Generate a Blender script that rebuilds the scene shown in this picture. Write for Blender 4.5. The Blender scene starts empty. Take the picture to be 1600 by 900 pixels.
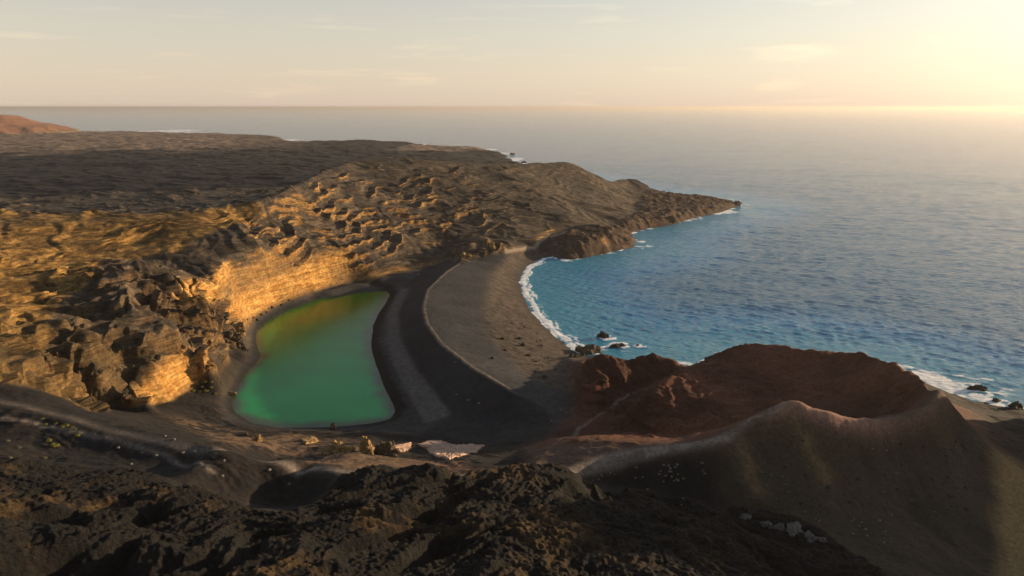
import bpy, bmesh, math, random
import numpy as np
from mathutils import Vector, geometry, noise as mnoise

random.seed(7)
scene = bpy.context.scene
COL = scene.collection

# ------------------------------------------------------------------ camera
CAM_H = 120.0
PITCH = math.radians(14.85)
FOC = 1067.0                       # focal length in pixels of a 1600 px wide picture
cam_data = bpy.data.cameras.new('camera')
cam = bpy.data.objects.new('camera', cam_data)
COL.objects.link(cam)
cam.location = (0, 0, CAM_H)
cam.rotation_euler = (math.pi / 2 - PITCH, 0, 0)
cam_data.sensor_width = 36.0
cam_data.lens = FOC / 1600.0 * 36.0
cam_data.clip_start = 1.0
cam_data.clip_end = 900000.0
scene.camera = cam

# ------------------------------------------------------------------ sky and sun
SUN_AZ = math.radians(68.0)        # clockwise from the viewing direction (+Y)
SUN_EL = math.radians(7.8)
world = bpy.data.worlds.new('World')
scene.world = world
world.use_nodes = True
wn, wl = world.node_tree.nodes, world.node_tree.links
bg = wn['Background']
sky = wn.new('ShaderNodeTexSky')
sky.sky_type = 'NISHITA'
sky.sun_disc = False
sky.sun_elevation = SUN_EL
sky.sun_rotation = SUN_AZ
sky.altitude = 100.0
sky.air_density = 1.0
sky.dust_density = 1.0
sky.ozone_density = 1.0
bg.inputs['Strength'].default_value = 0.103
# thin cirrus streaks
tc = wn.new('ShaderNodeTexCoord')
mp = wn.new('ShaderNodeMapping')
mp.inputs['Scale'].default_value = (2.2, 2.2, 26.0)
mp.inputs['Rotation'].default_value = (0.0, math.radians(-2.5), 0.0)
nz = wn.new('ShaderNodeTexNoise')
nz.inputs['Scale'].default_value = 2.6
nz.inputs['Detail'].default_value = 7.0
nz.inputs['Roughness'].default_value = 0.55
nz.inputs['Distortion'].default_value = 0.6
rp = wn.new('ShaderNodeMapRange')
rp.inputs['From Min'].default_value = 0.56
rp.inputs['From Max'].default_value = 0.80
rp.inputs['To Min'].default_value = 0.0
rp.inputs['To Max'].default_value = 0.6
mx = wn.new('ShaderNodeMix')
mx.data_type = 'RGBA'
mx.blend_type = 'SCREEN'
gm = wn.new('ShaderNodeMix')
gm.data_type = 'RGBA'
gm.blend_type = 'MULTIPLY'
gm.inputs[0].default_value = 1.0
gm.inputs[7].default_value = (1.35, 1.25, 1.1, 1)
wl.new(tc.outputs['Generated'], mp.inputs['Vector'])
wl.new(mp.outputs['Vector'], nz.inputs['Vector'])
wl.new(nz.outputs['Fac'], rp.inputs['Value'])
mx.blend_type = 'MIX'
hs_ = wn.new('ShaderNodeHueSaturation')      # a veil of thin high cloud pales the whole sky
hs_.inputs['Saturation'].default_value = 0.72
wl.new(sky.outputs['Color'], hs_.inputs['Color'])
wl.new(rp.outputs['Result'], mx.inputs[0])
sep = wn.new('ShaderNodeSeparateXYZ')
wl.new(tc.outputs['Generated'], sep.inputs[0])
ve = wn.new('ShaderNodeMath'); ve.operation = 'MULTIPLY'; ve.inputs[1].default_value = -4.5
wl.new(sep.outputs['Z'], ve.inputs[0])
vx = wn.new('ShaderNodeMath'); vx.operation = 'EXPONENT'
wl.new(ve.outputs[0], vx.inputs[0])
vs = wn.new('ShaderNodeMath'); vs.operation = 'MULTIPLY'; vs.inputs[1].default_value = 0.74; vs.use_clamp = True
wl.new(vx.outputs[0], vs.inputs[0])
vm = wn.new('ShaderNodeMix'); vm.data_type = 'RGBA'
vm.inputs[7].default_value = (4.15, 3.33, 2.75, 1)
wl.new(vs.outputs[0], vm.inputs[0])
wl.new(hs_.outputs['Color'], vm.inputs[6])
wl.new(vm.outputs[2], mx.inputs[6])
wl.new(vm.outputs[2], gm.inputs[6])
wl.new(gm.outputs[2], mx.inputs[7])
wl.new(mx.outputs[2], bg.inputs['Color'])

sun_data = bpy.data.lights.new('sun', 'SUN')
sun_data.energy = 5.0
sun_data.angle = math.radians(0.6)
sun_data.color = (1.0, 0.72, 0.42)
sun = bpy.data.objects.new('sun', sun_data)
COL.objects.link(sun)
to_sun = Vector((math.sin(SUN_AZ) * math.cos(SUN_EL), math.cos(SUN_AZ) * math.cos(SUN_EL), math.sin(SUN_EL)))
sun.rotation_euler = to_sun.to_track_quat('Z', 'Y').to_euler()
sun.location = (0, 0, 300)

scene.view_settings.view_transform = 'Standard'
scene.view_settings.look = 'None'
scene.view_settings.gamma = 1.0
scene.view_settings.exposure = 0.95
scene.view_settings.use_curve_mapping = False
scene.cycles.max_bounces = 5
scene.cycles.diffuse_bounces = 2
scene.cycles.glossy_bounces = 2
scene.cycles.transmission_bounces = 2
scene.cycles.volume_bounces = 1
scene.cycles.transparent_max_bounces = 6
scene.cycles.use_denoising = True
scene.cycles.denoiser = 'OPENIMAGEDENOISE'
scene.cycles.sample_clamp_indirect = 4.0

# ------------------------------------------------------------------ measuring helpers
CP, SP = math.cos(PITCH), math.sin(PITCH)


def at(px, py, z):
    """the point of height z that a surveyor at the drone sees at photo position px, py"""
    a, b = (px - 800) / FOC, (450 - py) / FOC
    dz = -SP + b * CP
    dy = CP + b * SP
    t = (z - CAM_H) / dz
    return (a * t, dy * t, z)


def proj(x, y, z):
    dz = z - CAM_H
    dep = y * CP - dz * SP
    up = y * SP + dz * CP
    return 800 + FOC * x / dep, 450 - FOC * up / dep


def smooth(a, b, x):
    t = np.clip((x - a) / (b - a), 0, 1)
    return t * t * (3 - 2 * t)


def mix(a, b, t):
    return a + (b - a) * t


# ------------------------------------------------------------------ noise
_rng = np.random.RandomState(11)
_perm = _rng.permutation(256)
_perm = np.concatenate([_perm, _perm, _perm]).astype(np.int32)
_ang = _rng.rand(256) * 2 * np.pi
_g2 = np.stack([np.cos(_ang), np.sin(_ang)], 1).astype(np.float32)
_g3 = _rng.randn(256, 3).astype(np.float32)
_g3 /= np.linalg.norm(_g3, axis=1)[:, None]


def n2(x, y):
    x = np.asarray(x, np.float32); y = np.asarray(y, np.float32)
    xi = np.floor(x); yi = np.floor(y)
    fx = x - xi; fy = y - yi
    X = xi.astype(np.int32) & 255; Y = yi.astype(np.int32) & 255
    u = fx * fx * fx * (fx * (fx * 6 - 15) + 10)
    v = fy * fy * fy * (fy * (fy * 6 - 15) + 10)
    A = _perm[X]; B = _perm[X + 1]

    def g(h, dx, dy):
        q = _g2[_perm[h]]
        return q[..., 0] * dx + q[..., 1] * dy
    a = g(A + Y, fx, fy); b = g(B + Y, fx - 1, fy)
    c = g(A + Y + 1, fx, fy - 1); d = g(B + Y + 1, fx - 1, fy - 1)
    ab = a + u * (b - a); cd = c + u * (d - c)
    return (ab + v * (cd - ab)) * 1.45


def n3(x, y, z):
    x = np.asarray(x, np.float32); y = np.asarray(y, np.float32); z = np.asarray(z, np.float32)
    xi = np.floor(x); yi = np.floor(y); zi = np.floor(z)
    fx = x - xi; fy = y - yi; fz = z - zi
    X = xi.astype(np.int32) & 255; Y = yi.astype(np.int32) & 255; Z = zi.astype(np.int32) & 255
    u = fx * fx * (3 - 2 * fx); v = fy * fy * (3 - 2 * fy); w = fz * fz * (3 - 2 * fz)
    A = _perm[X] + Y; B = _perm[X + 1] + Y
    AA = _perm[A] + Z; AB = _perm[A + 1] + Z; BA = _perm[B] + Z; BB = _perm[B + 1] + Z

    def g(h, dx, dy, dz):
        q = _g3[_perm[h]]
        return q[..., 0] * dx + q[..., 1] * dy + q[..., 2] * dz

    def lay(o):
        dz = fz - o
        a = g(AA + o, fx, fy, dz); b = g(BA + o, fx - 1, fy, dz)
        c = g(AB + o, fx, fy - 1, dz); d = g(BB + o, fx - 1, fy - 1, dz)
        ab = a + u * (b - a); cd = c + u * (d - c)
        return ab + v * (cd - ab)
    l0 = lay(0); l1 = lay(1)
    return (l0 + w * (l1 - l0)) * 1.5


def fbm2(x, y, o=4, g=0.5, l=2.03):
    s = 0; a = 1.0; t = 0
    for i in range(o):
        s = s + a * n2(x + 17.3 * i, y - 9.1 * i); t += a
        a *= g; x = x * l; y = y * l
    return s / t


def fbm3(x, y, z, o=3, g=0.55):
    s = 0; a = 1.0; t = 0
    for i in range(o):
        s = s + a * n3(x + 13.1 * i, y, z - 7.7 * i); t += a
        a *= g; x = x * 2.05; y = y * 2.05; z = z * 2.05
    return s / t


def ridged(x, y, o=3, g=0.5):
    s = 0; a = 1.0; t = 0
    for i in range(o):
        s = s + a * (1 - 2 * np.abs(n2(x + 31.7 * i, y + 5.9 * i))); t += a
        a *= g; x = x * 2.07; y = y * 2.07
    return s / t


# ------------------------------------------------------------------ survey: break lines of the terrain (photo position, height)
pts = []


def put(x, y, z):
    pts.append((x, y, z))


def sv(p):
    """points of the sea bed are surveyed on the water surface above them"""
    x, y, _ = at(p[0], p[1], max(p[2], 0.0))
    return (x, y, p[2])


def line(L, close=False, push=None):
    """a break line through surveyed points, sampled densely; push=(metres, z) repeats it farther out"""
    W = [sv(p) for p in L]
    if close:
        W.append(W[0])
    out = []
    for i in range(len(W) - 1):
        a, b = W[i], W[i + 1]
        r = min(math.hypot(a[0], a[1]), math.hypot(b[0], b[1]))
        n = max(1, int(math.dist(a, b) / max(4.0, r * 0.016)))
        for k in range(n):
            t = k / n
            out.append(tuple(a[j] + (b[j] - a[j]) * t for j in range(3)))
    if not close:
        out.append(W[-1])
    for p in out:
        put(*p)
    if push:
        for d, z in push:
            for p in out:
                r = math.hypot(p[0], p[1])
                put(p[0] * (r + d) / r, p[1] * (r + d) / r, z)
    return out


def spots(L):
    for p in L:
        put(*sv(p))


# far coast: edge of the lava plateau, dropping into the sea behind
line([(-420, 199, 8), (-100, 203, 8), (90, 206, 8), (180, 205, 8), (250, 206, 8), (330, 208, 8), (400, 210, 9), (438, 213, 8)],
     push=[(30, -4), (200, -12)])
line([(449, 219, 1), (462, 221.5, 2), (480, 220, 7), (520, 219, 8), (580, 219, 9), (640, 220, 8), (652, 226, 5), (664, 225, 6), (700, 227, 7),
      (750, 229, 6), (762, 233, 3), (782, 238, 3), (800, 243, 3)], push=[(16, -4), (120, -12)])
line([(800, 246, 1), (814, 254, 1), (850, 264, 1), (900, 274, 1), (960, 292, 1)], push=[(14, -4), (90, -12)])
line([(985, 298.5, 7), (1050, 303, 8), (1100, 306, 7), (1140, 314, 4), (1156, 319, 1.5)], push=[(10, -3), (60, -12)])
# near side of the headland
line([(1156, 321, 0), (1130, 331, 0), (1085, 340, 0), (1045, 352, 0), (1005, 357, 0), (986, 363, 0), (994, 374, 0), (992, 386, 0), (950, 394, 0),
      (920, 400, 0), (885, 405, 0), (868, 400, 0)])
line([(1175, 322, -6), (1140, 335, -5), (1090, 344, -5), (1050, 356, -5), (1012, 361, -4), (998, 367, -4), (1004, 378, -5), (1000, 390, -5), (955, 399, -5), (922, 405, -4.5), (885, 410, -4), (868, 406, -2.5)])
line([(1135, 319, 4), (1080, 329, 7), (1040, 339, 8), (1005, 345, 7), (985, 350, 7)])
spots([(1100, 316, 8), (1040, 318, 9), (1000, 316, 12), (985, 336, 12)])
# sea bed
spots([(1000, 380, -8), (1060, 370, -12), (1110, 350, -12), (1170, 335, -12), (1220, 320, -12), (950, 415, -6), (900, 430, -7), (900, 480, -8),
       (950, 520, -7), (1000, 545, -8), (1100, 545, -10), (1200, 500, -14), (1300, 520, -14), (1400, 530, -14), (1500, 570, -10), (1600, 600, -10),
       (1750, 640, -12), (1300, 400, -20), (1600, 400, -20), (1900, 450, -20), (1300, 250, -30), (1700, 250, -30), (2100, 300, -30), (1000, 250, -25),
       (900, 220, -25), (860, 450, -3.5), (880, 500, -3.5)])
# lava plain behind the crater wall
spots([(-300, 320, 26), (-100, 318, 24), (0, 316, 23), (100, 318, 22), (200, 318, 21), (300, 312, 21), (400, 300, 21), (480, 275, 19), (0, 270, 21),
       (200, 268, 19), (400, 258, 17), (560, 245, 15), (680, 246, 12), (760, 246, 9), (0, 240, 20), (200, 238, 18), (400, 234, 15), (600, 230, 12),
       (0, 222, 18), (200, 220, 16), (400, 219, 13), (-300, 260, 22), (-300, 225, 20), (850, 290, 5), (-400, 215, 18), (430, 216, 10)])
# skyline of the eroded crater wall and hill, falling to the plain behind
line([(-330, 312, 64), (-150, 314, 63), (0, 318, 60), (60, 321, 58), (150, 330, 56), (250, 327, 56), (330, 321, 57), (400, 315, 59), (450, 291, 64),
      (500, 264, 68.5), (550, 248, 71.5), (600, 243, 72.5), (650, 247, 70.5), (700, 250, 67.5)], push=[(35, 46), (95, 24)])
line([(700, 250, 67.5), (760, 254, 63), (810, 253, 61), (880, 251, 58), (900, 255, 55), (940, 280, 36), (985, 297, 16)], push=[(40, 30), (80, 8)])
# middle of the wall
line([(-250, 420, 52), (-100, 420, 49), (0, 420, 45), (60, 418, 42)])
line([(90, 420, 40), (150, 402, 41), (220, 385, 42), (300, 380, 43), (360, 372, 44), (450, 340, 45), (550, 328, 41), (650, 322, 37), (750, 318, 34),
      (860, 313, 31), (920, 312, 24), (980, 324, 12)])
line([(-250, 355, 58), (0, 352, 57), (100, 350, 54.5), (200, 347, 53.5), (300, 340, 54)])
# top of the bright tuff faces over the lagoon
line([(360, 412, 33), (420, 390, 35), (500, 368, 33), (570, 358, 29), (640, 355, 25), (700, 360, 20), (740, 368, 16)])
line([(372, 457, 17), (420, 436, 18), (460, 420, 20), (500, 405, 22), (545, 392, 23), (590, 385, 21), (640, 384, 17), (690, 388, 11)])
# foot of the wall along the lagoon and the beach
line([(140, 642, 15), (205, 638, 8.5), (265, 629, 7.5), (300, 606, 6.5), (328, 580, 6), (345, 560, 5.5), (378, 538, 4.5), (388, 515, 4), (398, 498, 4),
      (440, 471, 4.5), (480, 458, 5), (540, 442, 5), (600, 431, 5), (660, 420, 5), (700, 411, 6), (722, 411, 8), (760, 400, 9), (800, 391, 10),
      (850, 374, 11), (888, 362, 12)])
# lower left tuff wall, top edge
line([(196, 628, 12), (222, 597, 18), (250, 568, 21.5), (290, 542, 24), (312, 535, 25), (326, 546, 20), (334, 565, 12)])
# spur with blocks
line([(230, 430, 41), (280, 455, 36), (325, 482, 28), (352, 505, 17), (376, 524, 8)])
line([(260, 505, 33), (300, 520, 28), (330, 532, 22), (350, 545, 12)])
spots([(200, 470, 37), (180, 520, 34), (230, 540, 29), (160, 580, 27), (200, 590, 22), (130, 610, 27), (340, 440, 31), (345, 468, 24)])
line([(-250, 540, 50), (-60, 530, 46), (0, 520, 43), (60, 505, 40), (110, 490, 38)])
line([(-200, 610, 46), (-60, 598, 44), (0, 598, 42), (60, 610, 39), (110, 628, 34), (150, 640, 20)])
spots([(60, 560, 40), (110, 570, 34), (0, 560, 43)])
# hill foot rock at the top of the beach
line([(716, 404, 8), (722, 390, 15), (735, 380, 19), (760, 380, 18), (785, 385, 14), (800, 386, 12)])
# lagoon
LAGOON = [(545, 449), (580, 447), (603, 451), (610, 460), (602, 474), (590, 492), (581, 512), (577, 538), (588, 575), (598, 605), (613, 630), (617, 642),
          (610, 654), (585, 660), (550, 664), (500, 667), (440, 668), (395, 661), (367, 645), (359, 626), (370, 607), (378, 588), (398, 572), (408, 558),
          (400, 543), (395, 524), (400, 510), (436, 489), (500, 463)]
line([(x, y, 0.2) for x, y in LAGOON], close=True)
spots([(545, 465, -1.5), (580, 470, -2), (500, 500, -3), (560, 530, -3), (450, 520, -2), (480, 580, -4), (560, 600, -3), (450, 630, -3), (540, 640, -3)])
line([(500, 457, 1.8), (545, 443, 2), (585, 441, 2), (614, 446, 2.2), (620, 458, 2.4), (611, 480, 2.6), (600, 510, 2.8), (600, 540, 2.8), (612, 578, 2.8),
      (626, 610, 2.8), (640, 640, 2.8), (640, 662, 3), (600, 672, 3), (540, 676, 3), (480, 678, 3.2), (430, 678, 3.2), (380, 672, 3.5), (348, 655, 3.5),
      (340, 630, 3.5), (352, 604, 3.2), (366, 580, 3), (382, 560, 2.5)])
# sand berm: foot of its lee slope, crest, outer beach, waterline
line([(705, 406, 5), (662, 424, 4), (636, 448, 3.6), (622, 490, 3.5), (626, 530, 3.5), (650, 577, 3.5), (686, 622, 3.5), (716, 652, 3.5), (735, 682, 4)])
CREST = [(730, 404, 9.5), (698, 424, 11.5), (668, 452, 12), (661, 480, 12), (667, 505, 12), (690, 537, 12), (738, 574, 11.5), (800, 611, 10.5), (842, 634, 9),
         (868, 655, 7.5)]
line(CREST)
line([(800, 397, 8), (768, 428, 8), (757, 480, 8), (772, 530, 7.5), (830, 588, 7), (888, 606, 7)])
line([(836, 392, 3.5), (806, 410, 2.8), (792, 435, 2.5), (795, 458, 2.5), (812, 492, 2.5), (842, 525, 2.5), (878, 556, 2.5)])
line([(868, 400, 0), (846, 403, 0), (826, 414, 0), (812, 435, 0), (815, 455, 0), (830, 485, 0), (860, 517, 0), (895, 547, 0), (908, 557, 0)])
spots([(710, 450, 10.5), (710, 490, 10.5), (740, 540, 10), (800, 580, 9)])
# rock point at the far end of the beach
line([(874, 372, 11), (885, 358, 14), (905, 350, 16), (935, 352, 16), (960, 362, 12), (978, 366, 8)])
line([(880, 388, 7), (900, 376, 12), (915, 373, 13), (935, 374, 12), (960, 371, 9)])
line([(980, 373, 5), (950, 381, 6.5), (920, 386, 7.5), (893, 390, 7.5), (878, 391, 4)])
# coast behind the red cone (hidden) and beyond it
line([(908, 557, 0), (960, 560, 0), (1040, 566, 0), (1100, 572, 0), (1150, 560, 0), (1230, 560, 0), (1320, 565, 0), (1400, 580, 0), (1460, 600, 0),
      (1500, 622, 0), (1545, 632, 0), (1600, 640, 0), (1700, 660, 0), (1900, 710, 0)])
# ground between lagoon and the ridge path
line([(250, 652, 14), (320, 668, 12), (380, 684, 11.5), (430, 694, 13), (480, 697, 14), (530, 694, 14), (580, 700, 13), (640, 706, 10), (700, 706, 8),
      (760, 702, 7.5), (820, 690, 8)])
spots([(700, 690, 5), (760, 680, 5), (800, 660, 5), (840, 665, 6), (660, 680, 4)])
# ridge path
PATH_A = [(-60, 616, 41), (40, 632, 39.5), (110, 648, 38.3), (180, 668, 37.8), (250, 680, 37.8), (330, 692, 37.3), (400, 702, 36.2), (480, 718, 35), (540, 734, 34.5),
          (640, 742, 34), (750, 742, 33.5), (850, 741, 33), (880, 737, 33)]
PATH_B = [(880, 737, 33), (915, 722, 33), (950, 711, 33.5), (1000, 701, 34.5), (1080, 691, 36.5), (1140, 679, 38.5)]
line(PATH_A)
line(PATH_B)
line([(860, 694, 27), (905, 684, 29), (950, 690, 32), (1000, 694, 34)])
line([(560, 718, 27), (640, 726, 26), (700, 724, 23), (780, 722, 21), (830, 706, 18)])
# hollows and lava rises in front of the path
spots([(-60, 690, 38), (60, 690, 36), (150, 705, 34.5), (240, 720, 33), (320, 728, 31), (400, 742, 28), (470, 765, 26), (440, 795, 27)])
line([(-120, 740, 43), (0, 745, 41), (120, 752, 39.5), (250, 760, 39.5), (300, 790, 41), (380, 815, 40), (450, 830, 39), (505, 800, 37), (530, 762, 34.5), (600, 752, 35),
      (700, 760, 37), (800, 757, 36), (870, 752, 36), (930, 778, 35), (1000, 795, 34), (1070, 808, 33), (1110, 835, 33), (1180, 850, 32), (1260, 870, 31), (1340, 905, 31)])
spots([(920, 748, 30), (960, 758, 27.5), (1020, 770, 27), (1080, 775, 27), (1110, 800, 27), (1150, 810, 27), (1210, 815, 27), (1280, 830, 27), (1350, 850, 27), (1420, 880, 27)])
line([(-400, 900, 60), (-100, 900, 56), (0, 900, 52), (200, 905, 49), (400, 900, 47), (600, 900, 46), (800, 900, 45), (1000, 900, 43), (1160, 910, 39), (1300, 960, 36)])
spots([(150, 830, 45), (330, 850, 42.5), (600, 820, 41), (760, 820, 41), (900, 830, 40), (700, 860, 44), (1050, 860, 38)])
line([(-600, 1060, 64), (0, 1060, 58), (400, 1060, 52), (800, 1060, 50), (1200, 1060, 44), (1700, 1060, 34), (2200, 1060, 24)])
# red cone: near rim
RIM = [(1140, 679, 38.5), (1160, 662, 40), (1200, 640, 43), (1240, 624, 45.5), (1290, 642, 43), (1340, 652, 41), (1390, 655, 40), (1425, 648, 40),
       (1452, 632, 40.5), (1472, 606, 40.5)]
line(RIM)
# far rim
line([(1472, 606, 40.5), (1445, 583, 38), (1405, 563, 34.5), (1345, 553, 31.5), (1265, 550, 30), (1210, 540, 30), (1170, 537, 29.5), (1140, 543, 28.5)],
     push=[(9, 24)])
line([(1132, 549, 27), (1129, 566, 24), (1090, 578, 23.5), (1050, 592, 24), (1010, 608, 24.5), (990, 622, 23)])
line([(980, 640, 14), (984, 672, 12), (1020, 684, 14), (1060, 684, 17), (1110, 676, 19), (1160, 672, 19), (1230, 668, 19), (1320, 668, 20), (1400, 656, 25)])
spots([(1200, 600, 22.5), (1300, 600, 24), (1380, 605, 28), (1120, 630, 21.5)])
line([(1440, 640, 36), (1450, 615, 36), (1425, 595, 33.5)])
# red block by the beach
line([(903, 572, 17), (925, 557, 22), (945, 553, 23), (965, 557, 22), (978, 564, 19), (992, 556, 21.5), (1020, 552, 22), (1050, 557, 21), (1080, 572, 19)], push=[(9, 13)])
line([(896, 590, 8), (897, 625, 7.5), (902, 652, 7.5), (925, 655, 8.5), (942, 632, 9.5), (962, 616, 11), (990, 603, 12.5), (1030, 592, 14)])
line([(902, 605, 15), (918, 600, 18), (945, 592, 19), (962, 600, 16), (975, 590, 15.5), (1000, 584, 15.5), (1030, 580, 16)])
line([(830, 695, 10), (870, 680, 9), (930, 655, 10), (980, 620, 12), (1040, 592, 14), (1075, 578, 15)])
# outer slopes of the cone towards the drone and to the right
line([(1160, 720, 34), (1240, 715, 34.5), (1320, 725, 32.5), (1400, 715, 31), (1470, 690, 30.5), (1510, 655, 32)])
line([(1200, 790, 28), (1300, 805, 27), (1400, 800, 24.5), (1480, 770, 25), (1560, 745, 24), (1600, 735, 22)])
line([(1500, 655, 30), (1540, 690, 25), (1570, 715, 20), (1600, 745, 18), (1700, 820, 14)])
line([(1510, 640, 12), (1560, 668, 7), (1600, 688, 6), (1700, 730, 5), (1900, 800, 5)])
line([(1490, 634, 7), (1540, 648, 5), (1600, 660, 4.5), (1700, 685, 4)])
spots([(1500, 860, 22), (1600, 860, 20), (1600, 950, 22), (1750, 900, 14), (1900, 950, 12)])

# ------------------------------------------------------------------ triangulate the survey and grid it in range / bearing
DA, DR = 0.00195, 0.0022
AZ0, AZ1 = math.radians(-48), math.radians(47)
R0, RM, R1 = 74.0, 1000.0, 4600.0
az = np.arange(AZ0, AZ1, DA)
lr = np.concatenate([np.arange(math.log(R0), math.log(RM), DR), np.arange(math.log(RM), math.log(R1), DR * 1.9)])
rr = np.exp(lr)
NR, NA = len(rr), len(az)
RR, AA = np.meshgrid(rr, az, indexing='ij')
X = RR * np.sin(AA)
Y = RR * np.cos(AA)
SX, CY = np.sin(az), np.cos(az)

big = 9000.0
for q in range(24):
    t = math.radians(-110 + q * 220 / 23)
    put(big * math.sin(t), big * math.cos(t), -30.0 if t > -0.3 else 10.0)
put(-300, -50, 60.0); put(300, -50, 20.0); put(0, 5, 60.0)

P = np.array(pts)
_, keep = np.unique(np.round(P[:, :2] / 0.6).astype(int), axis=0, return_index=True)
P = P[np.sort(keep)]
res = geometry.delaunay_2d_cdt([Vector((p[0], p[1])) for p in P], [], [], 0, 1e-4)
TV = np.array([tuple(v) for v in res[0]])
TZ = np.array([np.mean(P[o, 2]) if len(o) else 0.0 for o in res[3]])
TF = [f for f in res[2]]
Z = np.full((NR, NA), -30.0)
for f in TF:
    a, b, c = TV[f[0]], TV[f[1]], TV[f[2]]
    azs = [math.atan2(p[0], p[1]) for p in (a, b, c)]
    if max(azs) - min(azs) > 2.5:
        continue
    rs = [math.hypot(*p) for p in (a, b, c)]
    rmin = min(rs)
    for p, q in ((a, b), (b, c), (c, a)):
        d = q - p
        t = -np.dot(p, d) / max(1e-9, np.dot(d, d))
        if 0 < t < 1:
            rmin = min(rmin, np.linalg.norm(p + t * d))
    i0, i1 = np.searchsorted(rr, rmin), np.searchsorted(rr, max(rs)) + 1
    j0, j1 = np.searchsorted(az, min(azs)), np.searchsorted(az, max(azs)) + 1
    if i0 >= NR or j0 >= NA or i1 <= 0 or j1 <= 0:
        continue
    x = rr[i0:i1, None] * SX[None, j0:j1]
    y = rr[i0:i1, None] * CY[None, j0:j1]
    den = (b[1] - c[1]) * (a[0] - c[0]) + (c[0] - b[0]) * (a[1] - c[1])
    if abs(den) < 1e-9 or x.size == 0:
        continue
    w0 = ((b[1] - c[1]) * (x - c[0]) + (c[0] - b[0]) * (y - c[1])) / den
    w1 = ((c[1] - a[1]) * (x - c[0]) + (a[0] - c[0]) * (y - c[1])) / den
    w2 = 1 - w0 - w1
    m = (w0 >= -1e-6) & (w1 >= -1e-6) & (w2 >= -1e-6)
    zz = w0 * TZ[f[0]] + w1 * TZ[f[1]] + w2 * TZ[f[2]]
    Z[i0:i1, j0:j1][m] = zz[m]


def blur(A, s):
    n = int(3 * s)
    k = np.exp(-0.5 * (np.arange(-n, n + 1) / s) ** 2)
    k /= k.sum()
    for ax in (0, 1):
        pad = [(0, 0), (0, 0)]
        pad[ax] = (n, n)
        Q = np.pad(A, pad, mode='edge')
        o = np.zeros_like(A)
        for i, w in enumerate(k):
            o += w * (Q[i:i + A.shape[0]] if ax == 0 else Q[:, i:i + A.shape[1]])
        A = o
    return A


soft_ = smooth(250, 215, RR) * smooth(0.10, -0.02, AA)
Z = mix(blur(Z, 2.6), blur(Z, 7.0), soft_ * 0.9)

# the distant cinder cone on the left
cx_, cy_, _ = at(-25, 206, 14)
dd = np.hypot(X - cx_, Y - cy_)
cone = np.clip(1 - (dd - 110 - 20 * n2(X / 90, Y / 90)) / 250, 0, 1)
Z = np.where(cone > 0, np.maximum(Z, 14 + 71 * cone ** 1.05), Z)
Z0 = Z.copy()

def interp_grid(A, x, y):
    r = np.hypot(x, y); t = np.arctan2(x, y)
    fi = np.interp(np.log(np.maximum(r, 1)), lr, np.arange(NR))
    fj = np.clip((t - az[0]) / DA, 0, NA - 1.001)
    fi = np.clip(fi, 0, NR - 1.001)
    i = fi.astype(int); j = fj.astype(int)
    di = fi - i; dj = fj - j
    return (A[i, j] * (1 - di) * (1 - dj) + A[i + 1, j] * di * (1 - dj) + A[i, j + 1] * (1 - di) * dj + A[i + 1, j + 1] * di * dj)


def hit(px, py, G=None):
    """where the sight line at px, py first meets the ground"""
    G = Z if G is None else G
    a, b = (px - 800) / FOC, (450 - py) / FOC
    d = np.array([a, CP + b * SP, -SP + b * CP])
    t = np.exp(np.linspace(math.log(70), math.log(2500), 5000))
    p = d[None] * t[:, None]
    zg = interp_grid(G, p[:, 0], p[:, 1])
    k = np.argmax(p[:, 2] + CAM_H < np.maximum(zg, 0))
    return p[k, 0], p[k, 1], max(0.0, float(zg[k]))


# ------------------------------------------------------------------ ground zones (geology), read at the surveyed surface
PX, PY = proj(X, Y, Z)


def zone(poly, rmin=0, rmax=1e9, soft=3.0):
    poly = np.array(poly, float)
    bx0, by0 = poly.min(0) - 1
    bx1, by1 = poly.max(0) + 1
    m = np.zeros(X.shape, bool)
    sel = (PX > bx0) & (PX < bx1) & (PY > by0) & (PY < by1) & (RR >= rmin) & (RR <= rmax)
    x, y = PX[sel], PY[sel]
    ins = np.zeros(x.shape, bool)
    n = len(poly)
    for i in range(n):
        xa, ya = poly[i]; xb, yb = poly[(i + 1) % n]
        if ya == yb:
            continue
        c = ((ya > y) != (yb > y)) & (x < (xb - xa) * (y - ya) / (yb - ya) + xa)
        ins ^= c
    m[sel] = ins
    m = m.astype(np.float32)
    return blur(m, soft) if soft else m


def polydist(L, closed=False, pad=60):
    """horizontal distance from every grid point to a surveyed polyline"""
    W = np.array([at(*p)[:2] if len(p) == 3 else hit(*p)[:2] for p in L])
    if closed:
        W = np.vstack([W, W[:1]])
    D = np.full(X.shape, 1e6, np.float32)
    for a, b in zip(W[:-1], W[1:]):
        x0, x1 = min(a[0], b[0]) - pad, max(a[0], b[0]) + pad
        y0, y1 = min(a[1], b[1]) - pad, max(a[1], b[1]) + pad
        s = (X > x0) & (X < x1) & (Y > y0) & (Y < y1)
        if not s.any():
            continue
        d = b - a
        t = np.clip(((X[s] - a[0]) * d[0] + (Y[s] - a[1]) * d[1]) / (d @ d), 0, 1)
        D[s] = np.minimum(D[s], np.hypot(X[s] - a[0] - t * d[0], Y[s] - a[1] - t * d[1]))
    return D


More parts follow.
